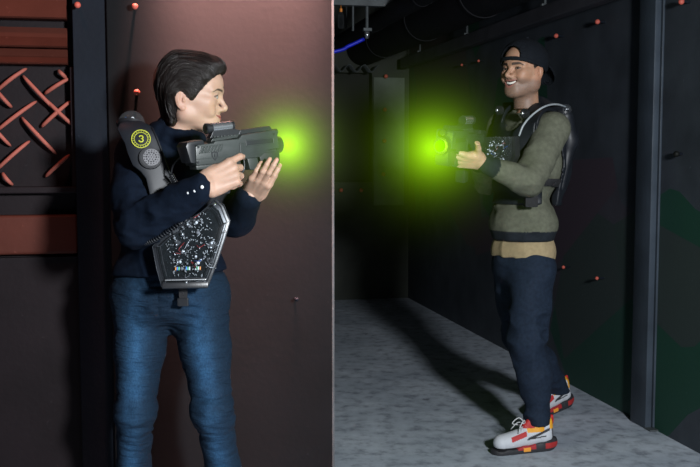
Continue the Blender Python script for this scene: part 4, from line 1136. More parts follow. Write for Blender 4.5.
def man():
    j = mj
    root = thing('person', V(j['lank'].x, j['lank'].y, 0), 'smiling man in backwards cap, olive sweatshirt and navy trousers aiming a toy gun', 'person')
    skin = (0.42, 0.235, 0.15)
    g = Geo()
    f = head_field(True, 1.5)
    f.add(cone((-0.010, 0, -0.035), (-0.030, 0, -0.16), 0.050, 0.053), 0.022)
    P, F = f.mesh(1)
    C = head_colors(P, True, 1.5, skin=skin, lip=(0.34, 0.12, 0.10), brow=(0.018, 0.012, 0.010), stubble=0.85)
    x, y, z = P[:, 0], P[:, 1], P[:, 2]
    m = ((x < 0.022) & (z > 0.010) | (x < -0.022) & (z > -0.055) | (x < 0.028) & (x > 0.008) & (z > -0.012) & (np.abs(y) > 0.05)) & (np.abs(y) < 0.0735) 
    C[m] = (0.018, 0.013, 0.011)
    P[:, 2] = np.where(P[:, 2] < -0.02, -0.02 + (P[:, 2] + 0.02) * 1.10, P[:, 2])
    g.add(P, F, C, HM_M)
    b = Field((0.40, 3.75, 0.0), (1.10, 5.05, 1.62), 0.009)
    man_torso(b, -0.014)
    for a, c, ra, rb in (('neck', 'chest', 0.055, 0.07), ('rsh', 'relb', 0.046, 0.040), ('relb', 'rwri', 0.038, 0.026), ('lsh', 'lelb', 0.046, 0.040), ('lelb', 'lwri', 0.040, 0.025),
                         ('rhip', 'rkn', 0.070, 0.045), ('rkn', 'rank', 0.045, 0.032), ('lhip', 'lkn', 0.070, 0.045), ('lkn', 'lank', 0.045, 0.032)):
        b.add(cone(j[a], j[c], ra, rb), 0.02)
    P, F = b.mesh(1); g.add(P, F, np.tile(skin, (len(P), 1)))
    # left hand palm up under the fore end, fingers pointing left, thumb up
    o = W(481, 162, 3.925); t = W(455, 158.5, 3.89)
    A = frame_xz(o, t - o, (0.10, -0.75, -0.75)) @ Matrix.Scale(-1, 4, (0, 1, 0))
    P, F, C = hand_mesh([(0.15, 0.25, 0.2), (0.2, 0.35, 0.25), (0.25, 0.4, 0.3), (0.3, 0.45, 0.3)], thumb=(1.15, -0.1, 0.15), spread=0.5, skin=(0.50, 0.31, 0.20), size=1.03)
    g.add(P, F, C, A)
    o = W(477, 160, 4.14); t = W(470, 146, 4.07)
    A = frame_xz(o, t - o, (0.9, -0.1, 0.1))
    P, F, C = hand_mesh([(0.7, 0.6, 0.4), (1.1, 1.3, 0.7), (1.1, 1.3, 0.7), (1.1, 1.3, 0.7)], thumb=(0.45, 0.4, 0.2), skin=(0.50, 0.31, 0.20))
    g.add(P, F, C, A)
    g.build('body', M_SKIN, root)
    eye_parts(root, HM_M, M_EYE, M_IRIS, (1, 0.18, 0.02))
    to_obj('teeth', teeth_bm(1.5), M_TEETH, root, M=HM_M @ Matrix.Translation((0, 0, -0.0027)), smooth=True)
    # cap worn backwards
    def dome(g, h=0.0028):
        f = Field((-0.155, -0.12, -0.02), (0.13, 0.12, 0.165), h)
        f.add(ell((-0.010, 0, 0.052), (0.105 + g, 0.084 + g, 0.088 + g)), 0); f.add(ell((0.045, 0, 0.055), (0.056 + g, 0.066 + g, 0.064 + g)), 0.03)
        return f
    f = dome(0.002); i = dome(-0.002); f.D = np.maximum(f.D, -i.D)
    X, Y, Z = f.full(); f.D = np.maximum(f.D, (0.041 + 0.22 * (X - 0.09) * 1.0 - Z) * 0.97)
    f.sub(ell((0.105, 0, 0.060), (0.060, 0.047, 0.042)), 0.003)
    f.add(rbox((0, 0, 0), (0, 0, 0), 0), 0) if False else None
    f.disp(lambda X, Y, Z: -0.0012 * (np.exp(-(Y / 0.0018) ** 2) + np.exp(-((Y - 0.9 * (X + 0.01)) / 0.0018) ** 2) + np.exp(-((Y + 0.9 * (X + 0.01)) / 0.0018) ** 2)) * (Z > 0.05))
    P, F = f.mesh(1); cap = Geo().add(P, F, None, HM_M).build('cap', M_CAP, root)
    # adjuster strap across the forehead
    f = dome(0.0045); i = dome(-0.001); f.D = np.maximum(f.D, -i.D); X, Y, Z = f.full()
    f.D = np.maximum(f.D, np.abs(Z - (0.046 + 0.22 * (X - 0.09))) - 0.0075); f.D = np.maximum(f.D, 0.035 - X)
    P, F = f.mesh(0); Geo().add(P, F, None, HM_M).build('cap_strap', M_CAP, cap)
    f = Field((-0.22, -0.10, -0.06), (-0.04, 0.10, 0.07), 0.0028)
    f.add(ell((-0.105, 0, 0.028), (0.078, 0.070, 0.05)), 0); i = ell((-0.105, 0, 0.0225), (0.078, 0.070, 0.05)); f.sub(i, 0)
    f.D = np.maximum(f.D, f.full()[0] + 0.075); f.cut((-0.1, 0, 0.0), (0.55, 0, -1))
    P, F = f.mesh(1)
    Mb = HM_M @ Matrix.Translation((-0.075, 0, 0.03)) @ Matrix.Rotation(math.radians(-38), 4, 'Y') @ Matrix.Translation((0.075, 0, -0.03))
    Geo().add(P, F, None, Mb).build('cap_brim', M_CAP, cap)
    bm = bmesh.new(); ball(bm, HM_M @ V(-0.010, 0, 0.147), (0.008, 0.008, 0.005), 14); to_obj('cap_button', bm, M_CAP, cap, smooth=True)
    # sweatshirt
    hemz = W(523, 237, 4.28).z
    f = Field((0.40, 3.75, 0.80), (1.10, 4.70, 1.62), 0.0056)
    man_torso(f, 0.012)
    f.add(ell(j['waist'] + V(0, 0, -0.01), (0.150, 0.118, 0.11), M47), 0.04)
    f.add(cone(j['lsh'], j['lelb'], 0.070, 0.062), 0.02); f.add(cone(j['lelb'], j['lwri'] + (j['lelb'] - j['lwri']) * 0.04, 0.060, 0.037), 0.015)
    f.add(cone(j['rsh'], j['relb'], 0.068, 0.058), 0.02); f.add(cone(j['relb'], j['rwri'] + (j['relb'] - j['rwri']) * 0.05, 0.056, 0.037), 0.015)
    f.sub(cone(j['neck'] + V(0, 0, 0.10) + FM * 0.01, j['neck'] + V(0, 0, -0.03) + FM * 0.040, 0.060, 0.030), 0.008)
    f.disp(wrinkle(17, 0.012, lambda X, Y, Z: around(j['lelb'], 0.12)(X, Y, Z) + around(j['relb'], 0.12)(X, Y, Z) + 0.9 * around(W(523, 212, 4.2), 0.16)(X, Y, Z) + 0.6 * around(j['lsh'].lerp(j['lelb'], 0.5), 0.12)(X, Y, Z), (0.8, 0.8, 1.2)))
    f.cut((0, 0, W(523, 240, 4.28).z), (0, 0, -1), 0.01)
    P, F = f.mesh(1); C = np.ones((len(P), 3))
    dk = np.array((0.14, 0.17, 0.30))
    C[P[:, 2] < W(523, 229.5, 4.28).z] = dk
    for w_, e_ in (('lwri', 'lelb'), ('rwri', 'relb')):
        p = np.array(j[w_]); q = np.array(j[e_]); t = ((P - p) @ (q - p)) / ((q - p) @ (q - p)); d = np.linalg.norm(P - p - np.clip(t, 0, 1)[:, None] * (q - p), axis=1)
        C[(t < 0.24) & (d < 0.05)] = dk
    Geo().add(P, F, C).build('sweatshirt', M_HOOD, root)
    # tan shirt tail
    f = Field((0.40, 4.0, 0.70), (1.10, 4.60, 1.05), 0.005)
    f.add(ell(j['pel'] + V(0, 0, 0.06), (0.151, 0.120, 0.13), M47), 0)
    f.cut((0, 0, W(523, 232, 4.28).z), (0, 0, 1)); X, Y, Z = f.full(); c = j['pel']
    side = (X - c.x) * LM.x + (Y - c.y) * LM.y
    f.D = np.maximum(f.D, (W(523, 256, 4.28).z - 0.25 * np.clip(side - 0.03, 0, 0.16) - Z)); f.disp(wrinkle(16, 0.004, lambda X, Y, Z: 1 + 0 * X + 0 * Y + 0 * Z, (1, 1, 0.4)))
    P, F = f.mesh(1); Geo().add(P, F).build('undershirt', M_TAN, root)
    # trousers
    f = Field((0.45, 3.98, 0.05), (1.10, 4.95, 0.95), 0.0056)
    f.add(ell(j['pel'] + V(0, 0, 0.0), (0.146, 0.116, 0.12), M47), 0)
    for s in 'lr':
        h, k, a = j[s + 'hip'], j[s + 'kn'], j[s + 'ank']; m = h.lerp(k, 0.5)
        f.add(cone(h, m, 0.092, 0.084), 0.035); f.add(cone(m, k, 0.084, 0.074), 0.02); c = k.lerp(a, 0.4) + (V(0.012, 0, 0))
        f.add(cone(k, c, 0.074, 0.070), 0.02); f.add(cone(c, a.lerp(c, 0.02), 0.068, 0.047), 0.015)
    f.disp(wrinkle(13, 0.013, lambda X, Y, Z: 0.45 + around(j['lkn'], 0.14)(X, Y, Z) + around(j['rkn'], 0.14)(X, Y, Z) + 0.7 * around(j['lank'] + V(0, 0, 0.05), 0.10)(X, Y, Z), (0.9, 0.9, 1.2)))
    f.cut((0, 0, j['pel'].z + 0.08), (0, 0, 1)); f.cut((0, 0, 0.112), (0, 0, -1))
    P, F = f.mesh(1); Geo().add(P, F).build('trousers', M_NAVY, root)
    d1 = V(-0.95, -0.32, 0).normalized(); p = V(j['lank'].x + 0.012, j['lank'].y, 0) - d1 * 0.055
    shoe(root, V(p.x, p.y, 0.0), d1, 0)
    d2 = V(-0.80, -0.60, 0).normalized(); p = V(j['rank'].x, j['rank'].y, 0) - d2 * 0.045
    shoe(root, V(p.x + 0.0, p.y, 0.040), d2, math.radians(-8.0))
    return root

def man_vest():
    j = mj
    root = thing('laser_tag_vest', V(j['waist'].x, j['waist'].y, j['waist'].z - 0.05), 'black laser tag vest with shiny circuit front and curved back panel worn by the man', 'vest', 'laser tag vests')
    lo, hi = (0.38, 3.80, 0.85), (1.16, 4.75, 1.58)
    c = j['chest']
    def shell(g0, g1):
        f = Field(lo, hi, 0.006); man_torso(f, g1); g = Field(lo, hi, 0.006); man_torso(g, g0); f.D = np.maximum(f.D, -g.D); return f
    X, Y, Z = Field(lo, hi, 0.006).full()
    fr = (X - c.x) * FM.x + (Y - c.y) * FM.y; sd = (X - c.x) * LM.x + (Y - c.y) * LM.y
    zt_, zb_ = W(527, 112, 4.2).z, W(505, 205, 4.15).z
    # chest plate
    f = shell(0.016, 0.042); f.D = np.maximum(f.D, 0.055 - fr); f.D = np.maximum(f.D, np.abs(sd) - 0.125 - 0.0 * Z); f.D = np.maximum(f.D, np.maximum(Z - (zt_ - 0.045), zb_ - Z))
    f.D = np.maximum(f.D, 0.062 - np.sqrt((sd) ** 2 + (Z - zt_ + 0.02) ** 2 + 0 * X))
    P, F = f.mesh(2); cp = Geo().add(P, F).build('chest_plate', M_SATIN, root)
    # shoulder straps
    for s, nm in ((1, 'shoulder_strap'), (-1, 'shoulder_strap')):
        f = shell(0.018, 0.036); f.D = np.maximum(f.D, np.abs(sd - s * 0.098) - 0.036); f.D = np.maximum(f.D, c.z + 0.04 - Z)
        P, F = f.mesh(2); st = Geo().add(P, F).build(nm, M_SATIN, root)
    # edge highlight of the near strap, put in as a pale tube
    pts = [W(519, 136, 4.03), W(523, 126, 4.03), W(530, 117, 4.04), W(540, 109, 4.06), W(549, 105, 4.10), W(558, 104.5, 4.16), W(566, 107, 4.22)]
    bm = bmesh.new(); tube(bm, curve_pts(pts, 30), 0.0042, 10); to_obj('strap_edge_highlight', bm, pbr('pale_edge_highlight', (0.30, 0.33, 0.35), 0.35, var=0.1), root, smooth=True)
    # back panel, arched away from the back
    f = shell(0.018, 0.060); f.D = np.maximum(f.D, fr + 0.030); f.D = np.maximum(f.D, np.abs(sd) - 0.165 + 0.16 * np.clip(c.z - 0.02 - Z, 0, 1)); f.D = np.maximum(f.D, W(560, 205, 4.3).z - Z)
    P, F = f.mesh(2); Geo().add(P, F).build('back_panel', M_SATIN, root)
    f = Field(lo, (1.16, 4.75, 1.60), 0.006); q = j['lsh'] - FM * 0.090 + V(0, 0, 0.0)
    f.add(cone(q + V(0, 0, 0.055), q - FM * 0.030 + V(0.0, 0, -0.05), 0.034, 0.036), 0); f.add(cone(q - FM * 0.03 + V(0, 0, -0.05), q - FM * 0.010 + V(-0.02, 0, -0.25), 0.036, 0.018), 0.03)
    P, F = f.mesh(1); Geo().add(P, F).build('shoulder_fin', M_SATIN, root)
    dome_light(root, frame(q + V(-0.005, 0, 0.078), V(1, 0, 0), V(0, 1, 0), V(0.1, -0.1, 1)), 0.030)
    # side strap and pouch
    f = shell(0.018, 0.026); zz = W(552, 183, 4.15).z; f.D = np.maximum(f.D, np.abs(Z - zz - 0.06 * fr) - 0.019); f.D = np.maximum(f.D, -sd - 0.02)
    P, F = f.mesh(1); Geo().add(P, F).build('side_strap', M_WEB, root)
    bm = bmesh.new(); bx(bm, (0, 0, 0), (0.055, 0.030, 0.085), M=frame(W(531, 197, 4.065), LM * 0.6 + FM * -0.8, V(-(LM * 0.6 + FM * -0.8).y, (LM * 0.6 + FM * -0.8).x, 0), V(0, 0, 1)), bevel=0.006); to_obj('pouch', bm, M_WEB, root, auto=40)
    # shiny knobs on the strap fronts and circuits over the chest
    for px, py, d in ((501, 110.5, 4.18), (526.5, 113.5, 4.08)):
        p = W(px, py, d); bm = bmesh.new(); cyl(bm, p, p + FM * 0.022, 0.020, seg=24, bevel=0.004); cyl(bm, p + FM * 0.02, p + FM * 0.030, 0.010, seg=18, bevel=0.002); to_obj('sensor_knob', bm, M_BLACKP, root, auto=40)
        bm = bmesh.new(); ball(bm, p + FM * 0.028, 0.0085, 12); to_obj('sensor_lens', bm, M_SILVER, root, smooth=True)
    cc = W(497, 151, 4.06)
    Mx = frame(cc, LM, -FM, V(0, 0, 1))
    bm = bmesh.new(); prism(bm, [(-0.085, 0.06), (0.085, 0.06), (0.09, -0.02), (0.055, -0.085), (-0.055, -0.085), (-0.09, -0.02)], 0.006, 0.040, bevel=0.004, M=Mx); to_obj('circuit_housing', bm, M_BLACKP, root, auto=40)
    bm = bmesh.new(); prism(bm, [(-0.082, 0.057), (0.082, 0.057), (0.087, -0.02), (0.053, -0.080), (-0.053, -0.080), (-0.087, -0.02)], -0.014, -0.0115, bevel=0.0008, M=Mx); to_obj('clear_cover', bm, M_CLEAR, root)
    circuitry(root, Mx @ Matrix.Translation((0, 0.006, 0)), 0.070, 0.060, 30, 9)
    # collar padding
    bm = bmesh.new(); n = j['neck'] + V(0, 0, 0.008)
    tube(bm, curve_pts([n + FM * 0.085 + LM * 0.045 + V(0, 0, -0.055), n + LM * 0.088 + FM * 0.03 + V(0, 0, -0.012), n + LM * 0.060 - FM * 0.06 + V(0, 0, 0.010), n - FM * 0.085 + V(0, 0, 0.014), n - LM * 0.060 - FM * 0.06 + V(0, 0, 0.010), n - LM * 0.088 + FM * 0.03 + V(0, 0, -0.012), n + FM * 0.085 - LM * 0.045 + V(0, 0, -0.055)], 30), 0.017, 10); to_obj('collar_pad', bm, M_WEB, root, smooth=True)
    return root
# ------------------------------------------------------------------ the arena (walls square to each other, turned 12 degrees)
TH = math.atan2(208, 972)
U = V(-math.sin(TH), math.cos(TH), 0); VV = V(math.cos(TH), math.sin(TH), 0)
ENV = frame(V(0, 0, 0), VV, U, V(0, 0, 1))                 # local x = along the partition, y = into the arena
def ray(px, py): return (W(px, py, 1.0) - EYE)
def on_floor(px, py):
    r = ray(px, py); return EYE + r * (-EYE.z / r.z)
def on_b(px, py, b):                                      # point on a wall square to U -> (a, z)
    r = ray(px, py); p = EYE + r * (b / r.dot(U)); return p.dot(VV), p.z
def on_a(px, py, a):
    r = ray(px, py); p = EYE + r * (a / r.dot(VV)); return p.dot(U), p.z
A_R = on_floor(580, 389.7).dot(VV); B_B = on_floor(370, 299).dot(U); B_P = 3.03
A_PR = on_b(332, 150, B_P)[0]; A_PL = on_b(109, 150, B_P)[0]; A_POST = on_b(75, 150, B_P)[0]
H_C = 2.62

def wall_paint(name, col, patch=None, pscale=1.4, rough=0.55, bump=0.2, edge=0.03):
    N = NT(name); b = N.n('ShaderNodeBsdfPrincipled'); N.l(b.outputs[0], N.out.inputs[0])
    tc = N.n('ShaderNodeTexCoord')
    n1 = N.n('ShaderNodeTexNoise'); n1.inputs['Scale'].default_value = 5; n1.inputs['Detail'].default_value = 8; N.l(tc.outputs['Object'], n1.inputs[0])
    c = ramp(N, n1.outputs[0], [(0.3, tuple(q * 0.78 for q in col)), (0.7, tuple(q * 1.22 for q in col))])
    if patch:
        for i, (pc, lo) in enumerate(patch):
            mp = N.n('ShaderNodeMapping'); mp.inputs['Location'].default_value = (3.1 * i, 1.7 * i, 5 * i); N.l(tc.outputs['Object'], mp.inputs[0])
            v = N.n('ShaderNodeTexVoronoi'); v.inputs['Scale'].default_value = pscale; N.l(mp.outputs[0], v.inputs[0])
            r = ramp(N, v.outputs['Color'], [(lo, (0, 0, 0)), (lo + edge, (1, 1, 1))])
            m = N.n('ShaderNodeMix', data_type='RGBA'); N.l(r, m.inputs[0]); N.l(c, m.inputs[6]); m.inputs[7].default_value = (*pc, 1); c = m.outputs[2]
    n3 = N.n('ShaderNodeTexNoise'); n3.inputs['Scale'].default_value = 55; n3.inputs['Detail'].default_value = 6; N.l(tc.outputs['Object'], n3.inputs[0])
    sc = ramp(N, n3.outputs[0], [(0.70, (0, 0, 0)), (0.74, (1, 1, 1))])
    m = N.n('ShaderNodeMix', data_type='RGBA'); ml = N.n('ShaderNodeMath', operation='MULTIPLY'); ml.inputs[1].default_value = 0.25; N.l(sc, ml.inputs[0]); N.l(ml.outputs[0], m.inputs[0])
    N.l(c, m.inputs[6]); m.inputs[7].default_value = tuple(min(1, q * 3 + 0.02) for q in col) + (1,)
    N.l(m.outputs[2], b.inputs['Base Color']); b.inputs['Roughness'].default_value = rough; b.inputs['Specular IOR Level'].default_value = 0.15
    bp = N.n('ShaderNodeBump'); bp.inputs['Strength'].default_value = bump; bp.inputs['Distance'].default_value = 0.003
    N.l(n3.outputs[0], bp.inputs['Height']); N.l(bp.outputs[0], b.inputs['Normal'])
    return N.m

def concrete():
    N = NT('grey_concrete'); b = N.n('ShaderNodeBsdfPrincipled'); N.l(b.outputs[0], N.out.inputs[0])
    tc = N.n('ShaderNodeTexCoord')
    def noise(s, d=8, r=0.6):
        n = N.n('ShaderNodeTexNoise'); n.inputs['Scale'].default_value = s; n.inputs['Detail'].default_value = d; n.inputs['Roughness'].default_value = r; N.l(tc.outputs['Object'], n.inputs[0]); return n.outputs[0]
    a = ramp(N, noise(2.2), [(0.3, (0.30, 0.345, 0.41)), (0.7, (0.50, 0.55, 0.62))])
    d = ramp(N, noise(14), [(0.33, (0.55, 0.55, 0.57)), (0.5, (1, 1, 1)), (0.75, (1.2, 1.2, 1.2))])
    e = ramp(N, noise(6.3, 5), [(0.66, (1, 1, 1)), (0.71, (0.45, 0.42, 0.44))])
    m = N.n('ShaderNodeMix', data_type='RGBA', blend_type='MULTIPLY'); m.inputs[0].default_value = 1; N.l(a, m.inputs[6]); N.l(d, m.inputs[7])
    m2 = N.n('ShaderNodeMix', data_type='RGBA', blend_type='MULTIPLY'); m2.inputs[0].default_value = 1; N.l(m.outputs[2], m2.inputs[6]); N.l(e, m2.inputs[7])
    N.l(m2.outputs[2], b.inputs['Base Color']); b.inputs['Roughness'].default_value = 0.7
    bp = N.n('ShaderNodeBump'); bp.inputs['Strength'].default_value = 0.4; bp.inputs['Distance'].default_value = 0.004
    N.l(noise(40), bp.inputs['Height']); N.l(bp.outputs[0], b.inputs['Normal'])
    return N.m

def room():
    m_part = wall_paint('partition_paint', (0.0040, 0.0045, 0.0056), rough=0.8, bump=0.15)
    m_black = wall_paint('black_wall_paint', (0.046, 0.054, 0.066), [((0.018, 0.060, 0.042), 0.66), ((0.060, 0.046, 0.060), 0.72)], 1.1, bump=0.25)
    m_back = wall_paint('dark_back_wall', (0.030, 0.034, 0.028), bump=0.2)
    m_grn = wall_paint('grey_green_panel', (0.11, 0.13, 0.105), bump=0.2)
    m_void = wall_paint('dark_recess', (0.008, 0.009, 0.008))
    m_post = wall_paint('dark_steel', (0.005, 0.008, 0.014), rough=0.7, bump=0.3)
    m_steel = wall_paint('scuffed_blue_steel', (0.042, 0.054, 0.070), rough=0.35, bump=0.35)
    m_red = wall_paint('red_brown_paint', (0.068, 0.018, 0.012), rough=0.55, bump=0.2)
    m_dred = wall_paint('dark_red_paint', (0.010, 0.0065, 0.008), rough=0.6)
    m_bar = wall_paint('pink_red_paint', (0.34, 0.10, 0.075), rough=0.6)
    m_ceil = wall_paint('black_ceiling', (0.012, 0.012, 0.014))
    m_rail = wall_paint('rail_paint', (0.050, 0.050, 0.060), rough=0.6)
    m_pipe = wall_paint('painted_pipe', (0.012, 0.012, 0.015), rough=0.7)
    m_galv = pbr('galvanised', (0.07, 0.08, 0.085), 0.6, metal=0.3, var=0.2)
    m_peg = pbr('salmon_peg', (0.52, 0.10, 0.07), 0.6, var=0.15)
    T = 0.10
    bm = bmesh.new(); bx(bm, ((A_R - 4.2) / 2 + 0.1, (B_B + 0.2 - 1.0) / 2, -0.05), (A_R + 4.6, B_B + 1.4, 0.10), M=ENV); struct('floor', bm, concrete())
    bm = bmesh.new(); bx(bm, (A_R + T / 2, B_B / 2 - 0.2, H_C / 2), (T, B_B + 1.2, H_C), M=ENV); struct('wall_right', bm, m_black)
    # back wall with a dark opening and a lighter green-grey panel
    a0 = on_b(333, 72, B_B)[0] - 2.4; o0, z1 = on_b(318, 72, B_B); o1, z0 = on_b(372, 182, B_B)
    bm = bmesh.new()
    bx(bm, ((a0 + o0) / 2, B_B + T / 2, H_C / 2), (o0 - a0, T, H_C), M=ENV)
    bx(bm, ((o1 + A_R) / 2, B_B + T / 2, H_C / 2), (A_R - o1, T, H_C), M=ENV)
    bx(bm, ((o0 + o1) / 2, B_B + T / 2, z0 / 2), (o1 - o0, T, z0), M=ENV)
    bx(bm, ((o0 + o1) / 2, B_B + T / 2, (z1 + H_C) / 2), (o1 - o0, T, H_C - z1), M=ENV)
    bw = struct('wall_back', bm, m_back)
    bm = bmesh.new(); bx(bm, ((o0 + o1) / 2, B_B + T + 0.05, (z0 + z1) / 2), (o1 - o0 + 0.1, 0.04, z1 - z0 + 0.1), M=ENV); struct('trim_1', bm, m_void)
    p0 = on_b(373, 74, B_B)[0]; p1, pz1 = on_b(404, 78, B_B); pz0 = on_b(404, 205, B_B)[1]
    bm = bmesh.new(); bx(bm, ((p0 + p1) / 2, B_B - 0.012, (pz0 + pz1) / 2), (p1 - p0, 0.024, pz1 - pz0), M=ENV, bevel=0.003)
    tag(to_obj('wall_panel', bm, m_grn), 'grey-green board fixed to the far wall beside the dark opening', 'panel')
    # partition the woman stands against
    bm = bmesh.new(); bx(bm, ((A_PL + A_PR) / 2, B_P + 0.04, H_C / 2), (A_PR - A_PL, 0.08, H_C), M=ENV, bevel=0.003)
    struct('wall_left', bm, m_part)
    bm = bmesh.new(); bx(bm, ((A_POST + A_PL) / 2 + 0.0, B_P + 0.055, H_C / 2), (A_PL - A_POST, 0.08, H_C), M=ENV, bevel=0.002); struct('trim_2', bm, m_post)
    bm = bmesh.new(); bx(bm, (A_PR + 0.003, B_P + 0.04, H_C / 2), (0.008, 0.084, H_C), M=ENV, bevel=0.002); struct('trim_3', bm, wall_paint('scuffed_edge', (0.075, 0.085, 0.090), rough=0.6))
    # panelled bay left of the post
    L0 = on_b(0, 150, B_P)[0] - 0.5
    zt = lambda py: on_b(30, py, B_P)[1]
    bm = bmesh.new(); bx(bm, ((L0 + A_POST) / 2, B_P + 0.10, H_C / 2), (A_POST - L0, 0.04, H_C), M=ENV); struct('wall_bay', bm, m_dred)
    lv = thing('louvre_panel', ENV @ V((L0 + A_POST) / 2, B_P + 0.08, zt(64)), 'red-brown overlapping boards above the lattice at the left edge', 'panelling')
    ys = [(-60, -22), (-22, 17), (24, 46), (46, 63)]
    for y0, y1 in ys:
        za, zb = zt(y0), zt(y1); bm = bmesh.new()
        t = bmesh.new(); prof = [(B_P + 0.078, za), (B_P + 0.060, za - 0.002), (B_P + 0.045, (za + zb) / 2), (B_P + 0.020, zb + 0.004), (B_P + 0.026, zb), (B_P + 0.078, zb)]
        A = [t.verts.new((L0, y, z)) for y, z in prof]; B = [t.verts.new((A_POST - 0.018, y, z)) for y, z in prof]
        t.faces.new(A); t.faces.new(B[::-1])
        for i in range(6): t.faces.new((A[i], A[(i + 1) % 6], B[(i + 1) % 6], B[i]))
        bmesh.ops.transform(t, matrix=ENV, verts=t.verts); merge(bm, t)
        to_obj('board', bm, m_red, lv)
    lt = thing('lattice_panel', ENV @ V((L0 + A_POST) / 2, B_P + 0.06, zt(188)), 'dark panel of crossed red bars left of the woman', 'lattice')
    bm = bmesh.new(); e = A_POST + 0.002
    bx(bm, ((L0 + e) / 2, B_P + 0.055, zt(190.5)), (e - L0, 0.05, 0.020), M=ENV, bevel=0.004)
    bx(bm, (e - 0.008, B_P + 0.058, (zt(65) + zt(190)) / 2), (0.014, 0.045, zt(65) - zt(190)), M=ENV, bevel=0.004)
    to_obj('lattice_frame', bm, m_dred, lt)
    bars = [((22, 75), (56, 111)), ((-4, 90), (11, 107)), ((21, 117), (56, 154)), ((45, 99), (72, 125)), ((2, 173), (12, 185)), ((-24, 108), (10, 146)),
            ((-4, 91), (26, 68)), ((44, 94), (69, 78)), ((-4, 131), (36, 101)), ((41, 127), (70, 101)), ((-4, 170), (29, 141)), ((45, 177), (69, 155)), ((58, 70), (66, 78)),
            ((-56, 74), (-18, 112)), ((-30, 76), (-8, 98)), ((-70, 128), (-30, 100)), ((-66, 168), (-34, 141)), ((-46, 136), (-12, 172)), ((-60, 178), (-48, 186)), ((-78, 96), (-60, 114))]
    for i, (p, q) in enumerate(bars):
        a, z = on_b(p[0], p[1], B_P + 0.05); c, y = on_b(q[0], q[1], B_P + 0.05)
        m = V((a + c) / 2, B_P + 0.040, (z + y) / 2); up = V(-(y - z), 0, c - a).normalized() * 0.0 * (1 if i % 2 else -1)
        pts = [ENV @ v for v in curve_pts([V(a, B_P + 0.068, z), V(a, B_P + 0.050, z).lerp(V(c, B_P + 0.05, y), 0.15), m + up, V(a, B_P + 0.05, z).lerp(V(c, B_P + 0.05, y), 0.85), V(c, B_P + 0.068, y)], 14)]
        rr = [0.0025 + 0.0036 * math.sin(math.pi * min(1, max(0, k / 14))) ** 0.5 for k in range(15)]
        bm = bmesh.new(); tube(bm, pts, rr, 8); to_obj('lattice_bar', bm, m_bar, lt, smooth=True)
    sk = thing('skirting_board', ENV @ V((L0 + A_POST) / 2, B_P + 0.07, zt(300)), 'dark red board below the lattice at the left edge', 'board')
    za, zb = zt(216), zt(256); bm = bmesh.new()
    bx(bm, ((L0 + A_POST) / 2, B_P + 0.065, (za + zb) / 2), (A_POST - L0, 0.05, za - zb), M=ENV @ Matrix.Identity(4), bevel=0.012, seg=4); to_obj('front', bm, m_red, sk)
    bm = bmesh.new(); bx(bm, ((L0 + A_POST) / 2, B_P + 0.07, (zb - 0.01) / 2), (A_POST - L0, 0.03, zb - 0.01), M=ENV); to_obj('lower_board_shaded', bm, m_dred, sk)  # dark colour stands in for the light fading down the board
    # ceiling and what hangs under it
    bm = bmesh.new(); bx(bm, ((A_R - 4.2) / 2 + 0.1, (B_B + 0.2 - 1.0) / 2, H_C + 0.05), (A_R + 4.6, B_B + 1.4, 0.10), M=ENV); struct('ceiling', bm, m_ceil)
    # box section post on the right wall
    b1, _ = on_a(655, 200, A_R); f0 = on_floor(628, 421); f1 = on_floor(647, 429)
    b0, b1 = f0.dot(U), f1.dot(U); a = (f0.dot(VV) + f1.dot(VV)) / 2
    bm = bmesh.new(); bx(bm, ((a + A_R) / 2, (b0 + b1) / 2, H_C / 2), (A_R - a, abs(b0 - b1), H_C), M=ENV, bevel=0.006)
    ps = tag(to_obj('steel_post', bm, m_steel, auto=40), 'dark steel post bolted to the right wall', 'post')
    bm = bmesh.new(); bx(bm, ((a + A_R) / 2 + 0.004, b1 - 0.020, 0.004), (A_R - a + 0.010, 0.06, 0.008), M=ENV, bevel=0.002); to_obj('foot_plate', bm, m_galv, ps)
    bm = bmesh.new(); bx(bm, (A_R - 0.006, (b0 + b1) / 2, H_C / 2), (0.010, abs(b0 - b1) + 0.035, H_C - 0.02), M=ENV, bevel=0.002); to_obj('rear_flange', bm, m_steel, ps)
    # rail under the ceiling beside the right wall, ducts and hangers
    k = thing('ceiling_rail', ENV @ V(A_R - 0.1, 4, 2.3), 'long dark rail running under the ceiling beside the right wall', 'rail')
    bR, zR = on_a(480, 37, A_R - 0.10)
    bm = bmesh.new(); bx(bm, (A_R - 0.10, B_B / 2 + 0.6, zR), (0.07, B_B - 1.6, 0.085), M=ENV, bevel=0.008); to_obj('rail', bm, m_rail, k)
    for px in (394, 420, 467, 545, 640):
        bb, _ = on_a(px, 71 - 0.36 * (px - 379), A_R - 0.10)
        if bb > 0.6 and bb < B_B:
            bm = bmesh.new(); cyl(bm, ENV @ V(A_R - 0.10, bb, zR + 0.04), ENV @ V(A_R - 0.10, bb, H_C), 0.008, seg=10); bx(bm, (A_R - 0.10, bb, zR + 0.05), (0.05, 0.03, 0.016), M=ENV, bevel=0.003); to_obj('hanger', bm, m_galv, k)
